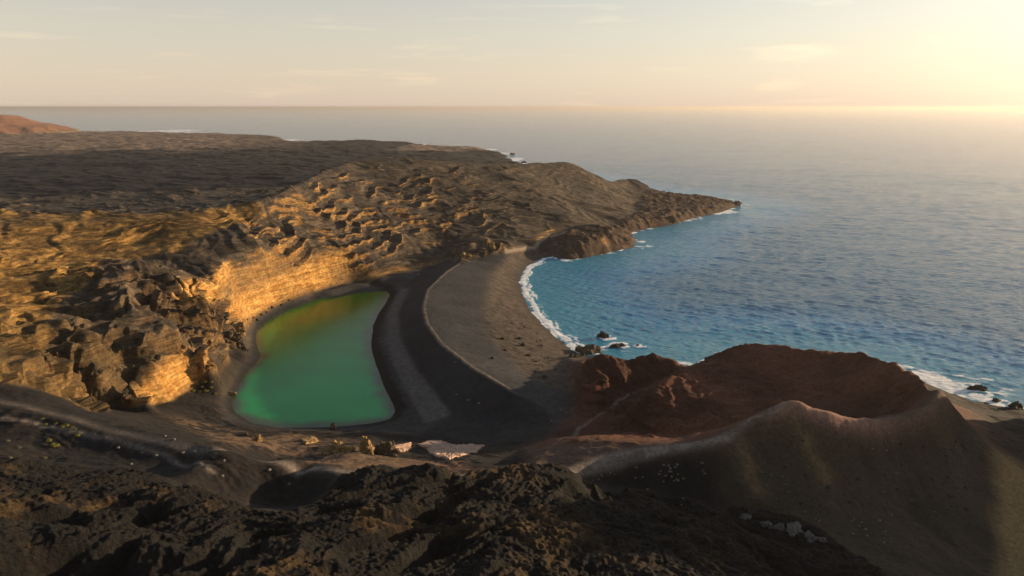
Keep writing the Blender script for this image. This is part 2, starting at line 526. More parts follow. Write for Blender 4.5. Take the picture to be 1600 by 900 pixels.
TUFF = zone([(-900, 300), (0, 290), (420, 280), (480, 245), (600, 225), (760, 235), (900, 235), (960, 270), (1010, 300), (1000, 330), (960, 352), (890, 362), (850, 374), (800, 391),
             (760, 400), (724, 412), (700, 411), (600, 431), (480, 458), (400, 496), (388, 515), (378, 538), (328, 580), (300, 606), (265, 629), (205, 638),
             (140, 642), (110, 628), (60, 610), (0, 598), (-300, 600), (-900, 620)], rmin=170, rmax=930, soft=1.6)
HEAD = zone([(905, 290), (1010, 296), (1165, 314), (1165, 325), (1000, 365), (1000, 405), (860, 408), (868, 372), (890, 358), (960, 350), (990, 325)], rmin=480, soft=3)
BEACH = zone([(720, 412), (800, 391), (890, 362), (880, 400), (1000, 520), (910, 560), (896, 580), (896, 650), (850, 690), (760, 690), (735, 690), (640, 680), (560, 672),
              (480, 674), (400, 670), (350, 655), (345, 625), (370, 590), (385, 560), (380, 520), (400, 498), (480, 458), (600, 431), (700, 410)], rmin=205, soft=3)
PLAIN = (RR > 560) * smooth(30, 27, Z) * (TUFF < 0.4) * (HEAD < 0.3)
PLAIN = np.maximum(PLAIN, smooth(0, 0.03, cone)).astype(np.float32)
LAVA = zone([(-900, 735), (0, 738), (120, 745), (250, 752), (290, 780), (380, 806), (450, 822), (500, 795), (520, 755), (600, 746), (700, 752), (800, 750), (880, 745), (935, 770),
             (1000, 786), (1075, 798), (1110, 815), (1150, 800), (1260, 830), (1330, 880), (1420, 940), (1500, 1400), (-900, 1400)], rmax=180, soft=6)
CONE = zone([(830, 700), (870, 665), (896, 645), (896, 560), (940, 540), (1100, 530), (1200, 520), (1400, 540), (1480, 590), (1560, 700), (1900, 900), (1900, 1300), (1500, 1200),
             (1420, 900), (1300, 860), (1220, 820), (1120, 790), (1120, 690), (1000, 700), (900, 690)], rmin=110, rmax=300, soft=8)
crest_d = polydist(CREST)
path_d = np.minimum(polydist(PATH_A), polydist(PATH_B))
rim_d = polydist(RIM)
hillpath_d = polydist([(790, 394, 10), (850, 374, 11), (888, 363, 12)])
track_d = np.minimum.reduce([polydist(t) for t in (
    [(885, 737), (940, 729), (1000, 716), (1062, 697), (1090, 690)],
    [(872, 690), (905, 668), (940, 648), (975, 628), (1010, 606)],
    [(1140, 679), (1160, 668), (1172, 655), (1200, 648), (1225, 636)],
    [(0, 655), (80, 668), (160, 684), (260, 712), (330, 733)])])
gully_d = np.minimum.reduce([polydist(t) for t in (
    [(1240, 632), (1248, 665), (1262, 700), (1285, 740), (1300, 780)],
    [(1150, 690), (1165, 715), (1172, 740), (1185, 765)])])
print('grid', NR, NA, 'survey points', len(P))

# ------------------------------------------------------------------ erosion and roughness of the ground
TUFF = np.clip(TUFF * smooth(1.5, 6, Z) , 0, 1)
calm = smooth(1.0, 4.5, path_d) * smooth(0.5, 3.0, hillpath_d)
WX = X + 9 * n2(X / 38, Y / 38) + 3 * n2(X / 11 + 5, Y / 11)
WY = Y + 9 * n2(X / 38 + 40, Y / 38 + 9) + 3 * n2(X / 11 + 60, Y / 11)

# tuff wall: long wind-carved ribs, hollows and hard beds
hillside = smooth(-190, -60, X + 30 * n2(X / 80, Y / 80))


def ribs(deg, la_, lb_, o_, ph):
    t = math.radians(deg)
    a_, b_ = WX * math.cos(t) + WY * math.sin(t), -WX * math.sin(t) + WY * math.cos(t)
    return ridged(a_ / la_ + ph, b_ / lb_, o_, 0.5)


rib = mix(ribs(-38, 62, 23, 3, 0), ribs(14, 85, 24, 3, 4), hillside)
rib2 = mix(ribs(-50, 24, 9, 2, 7), ribs(4, 34, 9, 2, 9), hillside)
hol = fbm2(WX / 15, WY / 15, 3)
fine = fbm2(X / 4.2, Y / 4.2, 4, 0.6)
patch = smooth(-0.2, 0.3, n2(X / 60 + 3, Y / 60 + 8))
rough = mix(0.4, 1.0, patch)
lefty = zone([(-900, 390), (150, 400), (300, 430), (380, 500), (380, 545), (300, 545), (200, 640), (-900, 640)], 170, 420, 8)
scal = zone([(430, 320), (520, 285), (640, 275), (760, 300), (830, 340), (800, 392), (700, 408), (600, 400), (480, 400), (420, 380)], 380, 720, 8)
rough = np.maximum(np.maximum(rough, lefty), 0.75 * scal)
rough = rough * mix(1.0, 0.6, smooth(780, 860, PX) * (RR > 500)) * mix(1.0, 0.6, smooth(300, 262, PY) * smooth(430, 500, PX))
face0 = zone([(200, 640), (222, 597), (250, 568), (290, 541), (330, 540), (334, 580), (300, 610), (265, 634)], 230, 300, 2) + zone([(345, 505), (362, 458), (420, 434), (500, 402), (570, 384), (600, 384), (560, 410), (540, 445), (440, 476), (380, 510)], 340, 480, 2)
gold = zone([(-900, 322), (0, 332), (200, 336), (330, 328), (430, 316), (425, 334), (300, 372), (280, 396), (160, 408), (135, 450), (95, 470), (62, 540), (110, 600), (165, 640), (100, 650), (0, 610), (-900, 610)], 170, 520, 6)
rib3 = mix(ribs(-38, 75, 30, 1, 1), ribs(16, 105, 24, 1, 2), hillside)
crest = smooth(0.62, 0.93, rib3 + 0.10 * n2(X / 9, Y / 9)) * smooth(-0.35, 0.15, n2(X / 40 + 6, Y / 40))
rib4 = mix(ribs(-52, 34, 13, 1, 3), ribs(-6, 46, 11, 1, 5), hillside)
crest2 = smooth(0.66, 0.93, rib4 + 0.10 * n2(X / 5, Y / 5)) * smooth(-0.2, 0.3, n2(X / 28 + 2, Y / 28))
dT = rough * (1.5 * (rib - 0.25) + 0.5 * (rib2 - 0.2) + 3.0 * crest + 1.2 * crest2) - (0.35 + 1.6 * lefty) * smooth(0.24, 0.48, hol) * rough + 0.5 * fine * rough
dT += lefty * (2.0 * (ribs(50, 52, 16, 2, 2) - 0.25) + 2.2 * smooth(0.6, 0.92, ribs(50, 34, 11, 1, 12)))
slot = smooth(0.62, 0.9, ribs(52, 44, 15, 1, 8) + 0.1 * n2(X / 6, Y / 6))
hole = smooth(0.36, 0.55, fbm2(WX / 8 + 31, WY / 8, 2))
dT -= lefty * (5.0 * slot + 3.4 * hole)
dT -= (1 - lefty) * rough * 0.9 * smooth(0.6, 0.92, mix(ribs(-30, 45, 15, 2, 3), ribs(10, 70, 16, 2, 6), hillside))
dT *= 1 - 0.55 * gold
dT *= 1 - 0.8 * np.clip(face0, 0, 1)
# foreground lava: clinkery fins, blocks and pits
r2 = math.radians(48)
la, lb = WX * math.cos(r2) + WY * math.sin(r2), -WX * math.sin(r2) + WY * math.cos(r2)
bend = smooth(-40, 70, X)
r3 = math.radians(-38)
lc, ld = WX * math.cos(r3) + WY * math.sin(r3), -WX * math.sin(r3) + WY * math.cos(r3)
fin = mix(ridged(la / 44, lb / 13, 3, 0.5), ridged(lc / 44, ld / 13, 3, 0.5), bend)
fin2 = mix(ridged(la / 15 + 3, lb / 5, 3, 0.55), ridged(lc / 15 + 3, ld / 5, 3, 0.55), bend)
crag = smooth(-0.15, 0.45, fin + 0.25 * n2(WX / 30, WY / 30))
dL = 4.4 * (crag - 0.40) + crag * (1.7 * fin2 + 1.0 * np.abs(fbm2(X / 3.4, Y / 3.4, 4, 0.55)) * 1.3) + 3.0 * fbm2(WX / 26, WY / 26, 2) + (0.05 + 0.25 * crag) * n2(X / 0.8, Y / 0.8)
# plain
dP = 8.0 * fbm2(WX / 95, WY / 60, 5, 0.62) + 2.5 * ridged(WX / 60, WY / 28, 2, 0.5) * smooth(-0.1, 0.3, n2(X / 220, Y / 160))
dP = dP * (1 - smooth(25, 60, cone * 100)) + cone * 3 * n2(X / 50, Y / 50)
# headland
dH = 3.4 * ridged(WX / 16, WY / 9, 3, 0.6) + 2.4 * fbm2(X / 7, Y / 7, 4, 0.6)
# cone: gullies and crust
dC = 0.7 * fbm2(X / 14, Y / 14, 4, 0.55) + 0.30 * fbm2(X / 2.6, Y / 2.6, 4, 0.65)
inner = zone([(985, 600), (1130, 540), (1200, 530), (1400, 555), (1465, 600), (1400, 640), (1240, 622), (1150, 660), (1000, 690), (900, 650), (895, 560), (960, 545), (1090, 570)],
             rmin=195, rmax=300, soft=3)
dC += inner * (2.6 * fbm2(WX / 10 + 3, WY / 10, 4, 0.6) + 1.5 * (ridged(WX / 14, WY / 7, 3, 0.55) - 0.2))
gul = ridged(WX / 11, WY / 40, 2, 0.5)
dC += (1 - inner) * (0.45 * (gul - 0.3) + 0.4 * fbm2(X / 6, Y / 6, 4, 0.6))
dC += 0.45 * np.exp(-(gully_d / 3.0) ** 2) * (1 - inner)
# sand
dS = 0.22 * fbm2(X / 16, Y / 16, 3) + 0.04 * n2(X / 2.2, Y / 2.2)
wrack = zone([(775, 425), (757, 480), (770, 535), (830, 592), (885, 610), (892, 580), (850, 540), (815, 500), (795, 455), (800, 415)], rmin=250, rmax=460, soft=5)
dS += wrack * 0.55 * fbm2(X / 6, Y / 6, 4, 0.6)
# ordinary slopes of cinder
dG = 1.5 * fbm2(X / 20, Y / 20, 5, 0.55) + 0.8 * (ridged(WX / 16, WY / 7, 3, 0.55) - 0.3) * smooth(-0.2, 0.3, n2(X / 25, Y / 25)) + 0.25 * fbm2(X / 2.5, Y / 2.5, 3, 0.6)

wT = TUFF
wH = HEAD * (1 - wT) * smooth(-1.5, 0.5, Z)
wB = BEACH * (1 - np.maximum(wT, wH))
wP = PLAIN * (1 - np.maximum(wT, wH))
wL = LAVA
wC = CONE * (1 - wL)
wG = np.clip(1 - wT - wH - wB - wP - wL - wC, 0, 1)
seaedge = smooth(-0.5, 3.0, Z)
D = wT * dT * smooth(3, 11, Z) + wH * dH * seaedge + wB * dS * 1.0 + wP * dP * seaedge + wL * dL + wC * dC + wG * dG
D *= mix(0.06, 1.0, calm)
# trodden lip on the berm crest
D += 0.45 * np.exp(-(crest_d / 1.0) ** 2) * smooth(240, 262, RR) * (1 + 0.6 * n2(X / 4, Y / 4))
D -= 0.25 * np.exp(-(path_d / 1.4) ** 2)
lagoon_d = polydist([(x, y, 0.2) for x, y in LAGOON], True)
D *= mix(0.25, 1.0, smooth(0, 8, lagoon_d))
Z = Z + D

# hard beds standing proud along the contours of the wall (real overhangs)
Zs = blur(Z0, 5)
gr = np.gradient(Zs, axis=0) / np.gradient(RR, axis=0)
ga = np.gradient(Zs, axis=1) / (RR * DA)
gx = gr * np.sin(AA) + ga * np.cos(AA)
gy = gr * np.cos(AA) - ga * np.sin(AA)
gl = np.hypot(gx, gy)
ox, oy = -gx / (gl + 0.05), -gy / (gl + 0.05)
bed = Z0 + 7.5 * n2(X / 55, Y / 55) + 3.2 * n2(X / 19 + 4, Y / 19) + 0.8 * n2(X / 6, Y / 6)
s1 = np.mod(bed / 6.2, 1.0)
s2 = np.mod(bed / 2.1 + 0.3, 1.0)
lip = (s1 ** 2.2) * (1 - smooth(0.93, 1.0, s1))
lip2 = (s2 ** 2) * (1 - smooth(0.9, 1.0, s2))
strength = smooth(-0.25, 0.4, n2(X / 34 + 20, Y / 34)) * smooth(0.1, 0.35, gl) * mix(1.0, 0.45, smooth(780, 850, PX) * (RR > 500))
strength = np.maximum(strength, np.maximum(0.75 * lefty, 0.95 * scal) * smooth(-0.5, 0.2, n2(X / 22 + 11, Y / 22)))
off = wT * smooth(4, 12, Z0) * (mix(5.2, 7.0, scal) * strength * (lip - 0.25) + 1.3 * strength * (lip2 - 0.3)) * calm
d3 = fbm3(X / 10.0, Y / 10.0, (Z + 0.25 * X + 3 * n2(X / 30, Y / 30)) / 2.6, 4)
n3b = fbm3(X / 3.2 + 50, Y / 3.2, Z / 2.6, 3)
off = off + wT * smooth(4, 9, Z0) * calm * 1.15 * d3 * smooth(0.15, 0.6, gl) + inner * wC * 4.2 * d3 * smooth(0.2, 0.7, gl)
X1 = X + ox * off
Y1 = Y + oy * off
Z += wT * smooth(4, 12, Z0) * strength * 1.4 * lip * calm

# ------------------------------------------------------------------ normals and colours
VV = np.stack([X1, Y1, Z], -1)
du = np.gradient(VV, axis=0)
dv = np.gradient(VV, axis=1)
NN = np.cross(dv, du)
NN /= np.linalg.norm(NN, axis=-1, keepdims=True) + 1e-9
NN *= np.sign(NN[..., 2:3].mean())
nzv = NN[..., 2]


def C(r, g, b):
    return np.array([r, g, b], np.float32)


na = fbm2(X / 30 + 9, Y / 30, 4, 0.6)
nb = fbm2(X / 5 + 1, Y / 5 + 7, 4, 0.6)
nc = n2(X / 120 + 2, Y / 120)


def w(a):
    return np.asarray(a, np.float32)[..., None]


# tuff: ochre rock, dark cinder lying on everything that is not steep
ochre = mix(C(0.34, 0.165, 0.042), C(0.47, 0.27, 0.085), w(smooth(-0.3, 0.3, n3b + 0.4 * d3)))
band = 0.5 + 0.5 * np.sin(bed * 2.2 + 2 * na)
ochre = ochre * w(mix(0.82, 1.08, band))
left = smooth(430, 150, PX + 60 * na) * smooth(425, 395, PY)
olive = mix(C(0.13, 0.078, 0.026), C(0.31, 0.175, 0.048), w(smooth(-0.3, 0.3, n3b + na)))
crust = mix(C(0.050, 0.041, 0.034), C(0.100, 0.075, 0.052), w(smooth(-0.35, 0.35, na + 0.6 * nb)))
streak = smooth(-0.3, 0.4, n3(X / 26, Y / 26, bed / 1.1) + 0.4 * nb)
crust = crust * w(mix(0.50, 0.98, streak))
face = zone([(200, 636), (222, 597), (250, 568), (290, 541), (326, 540), (330, 580), (300, 606), (265, 630)], 230, 300, 2)
face = np.maximum(face, zone([(345, 500), (362, 460), (420, 434), (500, 402), (570, 384), (600, 384), (560, 405), (510, 430), (540, 442), (440, 472), (380, 506)], 340, 480, 2))
face = np.maximum(face, zone([(268, 470), (300, 440), (362, 405), (365, 425), (345, 460), (330, 480), (290, 478)], 300, 420, 2))
face = np.maximum(face, zone([(470, 458), (540, 436), (620, 420), (700, 405), (640, 430), (560, 442)], 400, 520, 2) * 0.7)
face = np.maximum(face, zone([(826, 378), (860, 355), (880, 352), (876, 366), (846, 376)], 540, 640, 2))
bare = smooth(0.55, 0.32, nzv + 0.08 * nb)
bare = bare * mix(1.0, 0.35, smooth(700, 800, PX)) * (1 - 0.8 * lefty)
bare = np.clip(np.maximum(bare * 0.5, face * smooth(0.99, 0.82, nzv + 0.1 * nb)), 0, 1)
yell = smooth(0.25, 0.6, gold + 0.2 * nb + 0.15 * na)
ct = mix(crust, ochre, w(bare))
ct = mix(ct, mix(olive, ochre, w(np.clip(bare + 0.35 * band, 0, 1))) * w(mix(0.38, 0.95, streak)), w(yell * 0.9))
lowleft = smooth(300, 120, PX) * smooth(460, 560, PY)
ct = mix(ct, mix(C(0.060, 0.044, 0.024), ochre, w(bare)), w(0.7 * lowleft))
# headland and rock point: dark red brown
ch = mix(C(0.036, 0.024, 0.018), C(0.082, 0.052, 0.036), w(smooth(-0.3, 0.3, nb)))
ch = mix(ch, ochre, w(0.5 * smooth(0.25, 0.45, na) * smooth(0.8, 0.6, nzv)))
# plain of lava, browner and older towards the far coast
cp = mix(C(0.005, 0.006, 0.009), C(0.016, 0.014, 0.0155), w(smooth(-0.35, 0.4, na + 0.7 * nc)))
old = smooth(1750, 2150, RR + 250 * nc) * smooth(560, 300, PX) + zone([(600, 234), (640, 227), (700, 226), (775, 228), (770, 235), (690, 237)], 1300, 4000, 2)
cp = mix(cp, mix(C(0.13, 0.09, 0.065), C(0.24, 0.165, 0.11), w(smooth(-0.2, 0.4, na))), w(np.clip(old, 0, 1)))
cp = mix(cp, C(0.21, 0.105, 0.065), w(smooth(0.02, 0.12, cone)))
# foreground lava with lichen
cl = mix(C(0.0055, 0.0055, 0.0065), C(0.015, 0.0135, 0.0125), w(smooth(-0.3, 0.3, nb)))
lich = smooth(0.0, 0.35, na + 0.4 * nb) * smooth(60, -20, X) * smooth(0.2, 0.6, nzv)
cl = mix(cl, C(0.10, 0.062, 0.026), w(0.6 * lich * crag))
# cone
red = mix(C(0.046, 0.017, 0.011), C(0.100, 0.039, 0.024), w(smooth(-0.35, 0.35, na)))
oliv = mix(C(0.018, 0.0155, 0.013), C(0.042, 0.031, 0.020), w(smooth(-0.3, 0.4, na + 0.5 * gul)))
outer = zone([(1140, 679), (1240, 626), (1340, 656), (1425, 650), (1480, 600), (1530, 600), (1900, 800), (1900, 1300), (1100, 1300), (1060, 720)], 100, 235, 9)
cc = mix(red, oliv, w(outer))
cc = mix(cc, C(0.19, 0.125, 0.055), w(smooth(1535, 1580, PX + 25 * na) * outer * smooth(560, 660, PY)))  # sunlit gold of the right flank put into the colour
cc = mix(cc, C(0.30, 0.16, 0.12), w(0.8 * np.exp(-(rim_d / 2.6) ** 2) * smooth(1180, 1230, PX) * smooth(1430, 1330, PX)))
cc = mix(cc, C(0.16, 0.10, 0.075), w(0.4 * np.exp(-(rim_d / 1.5) ** 2)))
# sand
grey = mix(C(0.030, 0.031, 0.034), C(0.044, 0.043, 0.045), w(smooth(-0.3, 0.3, na)))
brown = mix(C(0.042, 0.034, 0.028), C(0.076, 0.058, 0.044), w(smooth(-0.3, 0.3, nb + 0.5 * na)))
black = mix(C(0.012, 0.014, 0.018), C(0.020, 0.022, 0.026), w(smooth(-0.3, 0.3, na)))
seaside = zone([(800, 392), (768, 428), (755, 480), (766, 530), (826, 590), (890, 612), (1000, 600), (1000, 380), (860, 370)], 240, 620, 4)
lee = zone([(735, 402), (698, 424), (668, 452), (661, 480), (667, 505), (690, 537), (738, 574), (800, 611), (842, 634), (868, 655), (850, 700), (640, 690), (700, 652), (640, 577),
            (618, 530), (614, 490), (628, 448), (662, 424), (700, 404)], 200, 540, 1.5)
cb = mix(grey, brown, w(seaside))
cb = mix(cb, black, w(lee * 0.85))  # lee slope's shade deepened by painting the sand darker and bluer
tongue = zone([(625, 450), (640, 450), (622, 490), (626, 530), (650, 577), (686, 622), (705, 648), (665, 662), (640, 620), (615, 570), (603, 530), (605, 490)], 220, 460, 1.4)
cb = mix(cb, C(0.085, 0.076, 0.071), w(tongue))  # flat strip painted paler so it reads as sunlit
west = zone([(500, 450), (400, 495), (385, 560), (345, 625), (350, 655), (400, 676), (640, 676), (560, 690), (300, 690), (250, 640), (330, 575), (390, 500)], 200, 460, 3)
cb = mix(cb, mix(C(0.05, 0.038, 0.026), C(0.10, 0.073, 0.046), w(smooth(-0.3, 0.3, nb))), w(west * 0.9))
wetl = smooth(7.0, 0.5, lagoon_d) * smooth(2.9, 1.4, Z)
bankE = smooth(555, 585, PX) * smooth(7, 2, lagoon_d + 4 * nb)
cb = mix(cb, C(0.010, 0.010, 0.011), w(np.clip(0.75 * wetl + bankE, 0, 1)))
wets = smooth(1.6, 0.4, Z) * (lagoon_d > 30)
cb = mix(cb, C(0.045, 0.040, 0.036), w(wets))
cb = mix(cb, C(0.25, 0.185, 0.13), w(np.exp(-((crest_d + 0.4 * nb) / 0.65) ** 2) * smooth(246, 262, RR) * smooth(-0.55, -0.1, nb)))  # sun caught by the crest lip painted in, along with its pale crust
# ordinary dark cinder slopes
cg = mix(C(0.008, 0.008, 0.010), C(0.020, 0.0165, 0.014), w(smooth(-0.35, 0.35, na + 0.3 * nb)))
shelf = zone([(260, 650), (380, 670), (560, 690), (640, 715), (760, 728), (880, 728), (860, 750), (640, 748), (540, 738), (480, 722), (430, 705), (340, 690)], 120, 260, 5)
cg = mix(cg, mix(C(0.10, 0.065, 0.042), C(0.14, 0.072, 0.05), w(smooth(600, 760, PX))), w(shelf * smooth(-0.3, 0.2, nb + na)))
cg = mix(cg, C(0.14, 0.085, 0.06), w(0.5 * zone([(820, 700), (900, 680), (1000, 690), (1140, 670), (1140, 690), (900, 735), (820, 740)], 120, 230, 4)))
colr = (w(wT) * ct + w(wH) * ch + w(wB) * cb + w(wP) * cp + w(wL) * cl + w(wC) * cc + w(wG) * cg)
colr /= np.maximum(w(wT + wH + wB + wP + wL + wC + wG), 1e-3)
pathcol = mix(C(0.14, 0.115, 0.10), C(0.24, 0.195, 0.16), w(smooth(-0.3, 0.3, nb)))
colr = mix(colr, pathcol, w(mix(0.4, 0.85, smooth(150, 420, PX)) * np.exp(-((path_d + 0.5 * nb) / 1.4) ** 2)))
colr = mix(colr, pathcol, w(0.55 * np.exp(-((track_d + 0.5 * nb) / 0.9) ** 2)))
colr = mix(colr, C(0.15, 0.10, 0.05), w(0.6 * smooth(-0.4, 0.3, nb) * np.exp(-((gully_d + 1.2 * na) / 2.6) ** 2)))
colr = mix(colr, C(0.26, 0.20, 0.15), w(0.9 * np.exp(-(hillpath_d / 1.6) ** 2)))
colr = np.clip(colr, 0.01, 0.8)

# ------------------------------------------------------------------ ground material
def mat_ground(name, grain=1.0, bump=0.5, rough_=0.95, strata=0.0):
    m = bpy.data.materials.new(name)
    m.use_nodes = True
    n, l = m.node_tree.nodes, m.node_tree.links
    b = n['Principled BSDF']
    b.inputs['Roughness'].default_value = rough_
    b.inputs['Specular IOR Level'].default_value = 0.15
    at_ = n.new('ShaderNodeAttribute'); at_.attribute_name = 'tint'
    tcn = n.new('ShaderNodeTexCoord')
    t1 = n.new('ShaderNodeTexNoise'); t1.inputs['Scale'].default_value = 0.9 * grain; t1.inputs['Detail'].default_value = 8; t1.inputs['Roughness'].default_value = 0.68
    r1 = n.new('ShaderNodeMapRange'); r1.inputs['From Min'].default_value = 0.3; r1.inputs['From Max'].default_value = 0.7
    r1.inputs['To Min'].default_value = 0.55; r1.inputs['To Max'].default_value = 1.45
    mu = n.new('ShaderNodeVectorMath'); mu.operation = 'SCALE'
    bp = n.new('ShaderNodeBump'); bp.inputs['Strength'].default_value = bump; bp.inputs['Distance'].default_value = 0.5
    l.new(tcn.outputs['Object'], t1.inputs['Vector'])
    l.new(t1.outputs['Fac'], r1.inputs['Value'])
    l.new(at_.outputs['Color'], mu.inputs[0]); l.new(r1.outputs['Result'], mu.inputs['Scale'])
    if strata:
        ms = n.new('ShaderNodeMapping'); ms.inputs['Scale'].default_value = (0.07, 0.07, 1.15); ms.inputs['Rotation'].default_value = (math.radians(9), math.radians(-12), 0)
        ts = n.new('ShaderNodeTexNoise'); ts.inputs['Scale'].default_value = 1.0; ts.inputs['Detail'].default_value = 5; ts.inputs['Roughness'].default_value = 0.65; ts.inputs['Distortion'].default_value = 0.5
        rs_ = n.new('ShaderNodeMapRange'); rs_.inputs['From Min'].default_value = 0.36; rs_.inputs['From Max'].default_value = 0.6
        rs_.inputs['To Min'].default_value = 1 - 0.45 * strata; rs_.inputs['To Max'].default_value = 1 + 0.3 * strata
        m2 = n.new('ShaderNodeVectorMath'); m2.operation = 'SCALE'
        b2 = n.new('ShaderNodeBump'); b2.inputs['Strength'].default_value = 0.9 * strata; b2.inputs['Distance'].default_value = 1.4
        l.new(tcn.outputs['Object'], ms.inputs['Vector']); l.new(ms.outputs['Vector'], ts.inputs['Vector']); l.new(ts.outputs['Fac'], rs_.inputs['Value'])
        l.new(mu.outputs['Vector'], m2.inputs[0]); l.new(rs_.outputs['Result'], m2.inputs['Scale']); l.new(m2.outputs['Vector'], b.inputs['Base Color'])
        l.new(ts.outputs['Fac'], b2.inputs['Height']); l.new(t1.outputs['Fac'], bp.inputs['Height'])
        l.new(b2.outputs['Normal'], bp.inputs['Normal']); l.new(bp.outputs['Normal'], b.inputs['Normal'])
        return m
    l.new(mu.outputs['Vector'], b.inputs['Base Color'])
    l.new(t1.outputs['Fac'], bp.inputs['Height']); l.new(bp.outputs['Normal'], b.inputs['Normal'])
    return m


M_ROCK = mat_ground('tuff_rock', 0.8, 0.8, 0.95, 0.9)
M_LAVA = mat_ground('clinker_lava', 1.3, 1.0)
for n_ in M_LAVA.node_tree.nodes:
    if n_.type == 'BUMP':
        n_.inputs['Distance'].default_value = 1.1
M_SAND = mat_ground('volcanic_sand', 0.5, 0.12)
M_CINDER = mat_ground('cinder', 1.2, 0.45)
M_PLAIN = mat_ground('old_lava', 0.12, 0.8)

region = np.full(X.shape, 7, np.int8)         # cinder slope
region[wG > 0.5] = 7
region[wC > 0.5] = 5
region[wL > 0.5] = 4
region[wP > 0.5] = 3
region[wB > 0.5] = 2
region[wH > 0.5] = 1
region[wT > 0.5] = 0
region[(cone > 0.05)] = 6
region[(path_d < 1.3) & (RR < 330)] = 8
region[(hillpath_d < 1.3)] = 8
REG = {0: ('eroded_tuff_cliff', 'ochre tuff cliff and hill carved into ridges beside the green lagoon', M_ROCK),
       1: ('rocky_headland', 'low dark rocky headland reaching into the sea beyond the beach', M_ROCK),
       2: ('beach', 'black and brown sand beach between the green lagoon and the bay', M_SAND),
       3: ('lava_plain', 'dark lava plain stretching to the far coast', M_PLAIN),
       4: ('lava_field', 'rough black lava ridges below the ridge path', M_LAVA),
       5: ('crater_hill', 'red and olive cinder crater with a curved rim above the bay', M_CINDER),
       6: ('cinder_cone_hill', 'distant red-brown cinder cone on the lava plain', M_PLAIN),
       7: ('cinder_slope_terrain', 'dark cinder slopes around the ridge path', M_CINDER),
       8: ('path', 'pale trodden footpath along the ridge above the lagoon', M_CINDER)}

idx = np.arange(NR * NA).reshape(NR, NA)
q = np.stack([idx[:-1, :-1], idx[:-1, 1:], idx[1:, 1:], idx[1:, :-1]], -1).reshape(-1, 4)
zq = Z.reshape(-1)[q].max(1)
q = q[zq > -2.2]
regq = region.reshape(-1)[q[:, 0]]
VF, NF, CF = VV.reshape(-1, 3), NN.reshape(-1, 3), colr.reshape(-1, 3)


def grid_object(name, quads, V, N, attrs, mat, kind='structure', label=None, cat=None):
    used = np.unique(quads)
    remap = np.zeros(V.shape[0], np.int32)
    remap[used] = np.arange(len(used))
    f = remap[quads].astype(np.int32)
    # orient faces upwards
    a, b, c = V[quads[:8000, 0]], V[quads[:8000, 1]], V[quads[:8000, 2]]
    if np.cross(b - a, c - a)[:, 2].mean() < 0:
        f = f[:, ::-1].copy()
    me = bpy.data.meshes.new(name)
    me.vertices.add(len(used))
    me.vertices.foreach_set('co', V[used].astype(np.float32).ravel())
    me.loops.add(f.size)
    me.loops.foreach_set('vertex_index', f.ravel())
    me.polygons.add(len(f))
    me.polygons.foreach_set('loop_start', np.arange(0, f.size, 4, dtype=np.int32))
    me.update(calc_edges=True)
    me.polygons.foreach_set('use_smooth', np.ones(len(f), bool))
    for k, A in attrs.items():
        if A.ndim == 2:
            at_ = me.attributes.new(k, 'FLOAT_COLOR', 'POINT')
            at_.data.foreach_set('color', np.concatenate([A[used], np.ones((len(used), 1))], 1).astype(np.float32).ravel())
        else:
            at_ = me.attributes.new(k, 'FLOAT', 'POINT')
            at_.data.foreach_set('value', A[used].astype(np.float32))
    if N is not None:
        me.normals_split_custom_set_from_vertices(N[used].astype(np.float32))
    me.materials.append(mat)
    o = bpy.data.objects.new(name, me)
    COL.objects.link(o)
    o['kind'] = kind
    if label:
        o['label'] = label
    if cat:
        o['category'] = cat
    return o


tot = 0
for k, (nm, lab, mt) in REG.items():
    qq = q[regq == k]
    if len(qq):
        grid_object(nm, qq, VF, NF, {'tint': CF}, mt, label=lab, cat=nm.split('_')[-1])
        tot += 2 * len(qq)
print('ground triangles', tot)

# added hill out of view that shades the lava and the crater flank
hb = bmesh.new()
for i_ in range(49):
    for j_ in range(49):
        u_, v_ = (i_ / 48 - 0.5) * 2, (j_ / 48 - 0.5) * 2
        a_, b_ = u_ * 62, v_ * 70
        x_ = 245 + a_ * 0.927 - b_ * 0.375
        y_ = 192 + a_ * 0.375 + b_ * 0.927
        e_ = max(0.0, 1 - math.sqrt(u_ * u_ + v_ * v_))
        hb.verts.new((x_, y_, -6 + 82 * min(1.0, e_ * 1.55) ** 0.9 + (3.5 * mnoise.fractal(Vector((x_ / 22, y_ / 22, 0)), 0.8, 2.0, 5) if e_ > 0.05 else 0)))
hb.verts.ensure_lookup_table()
for i_ in range(48):
    for j_ in range(48):
        hb.faces.new([hb.verts[k_] for k_ in (i_ * 49 + j_, (i_ + 1) * 49 + j_, (i_ + 1) * 49 + j_ + 1, i_ * 49 + j_ + 1)])
hme = bpy.data.meshes.new('added_shade_hill')
hb.to_mesh(hme); hb.free()
hat = hme.attributes.new('tint', 'FLOAT_COLOR', 'POINT')
hat.data.foreach_set('color', np.tile(np.array([0.06, 0.045, 0.03, 1], np.float32), len(hme.vertices)))
for p_ in hme.polygons:
    p_.use_smooth = True
hme.materials.append(M_CINDER)
ho = bpy.data.objects.new('added_shade_hill', hme)
COL.objects.link(ho)
ho['kind'] = 'structure'; ho['label'] = 'unseen added hill casting shade on the lava and crater flank'; ho['category'] = 'hill'

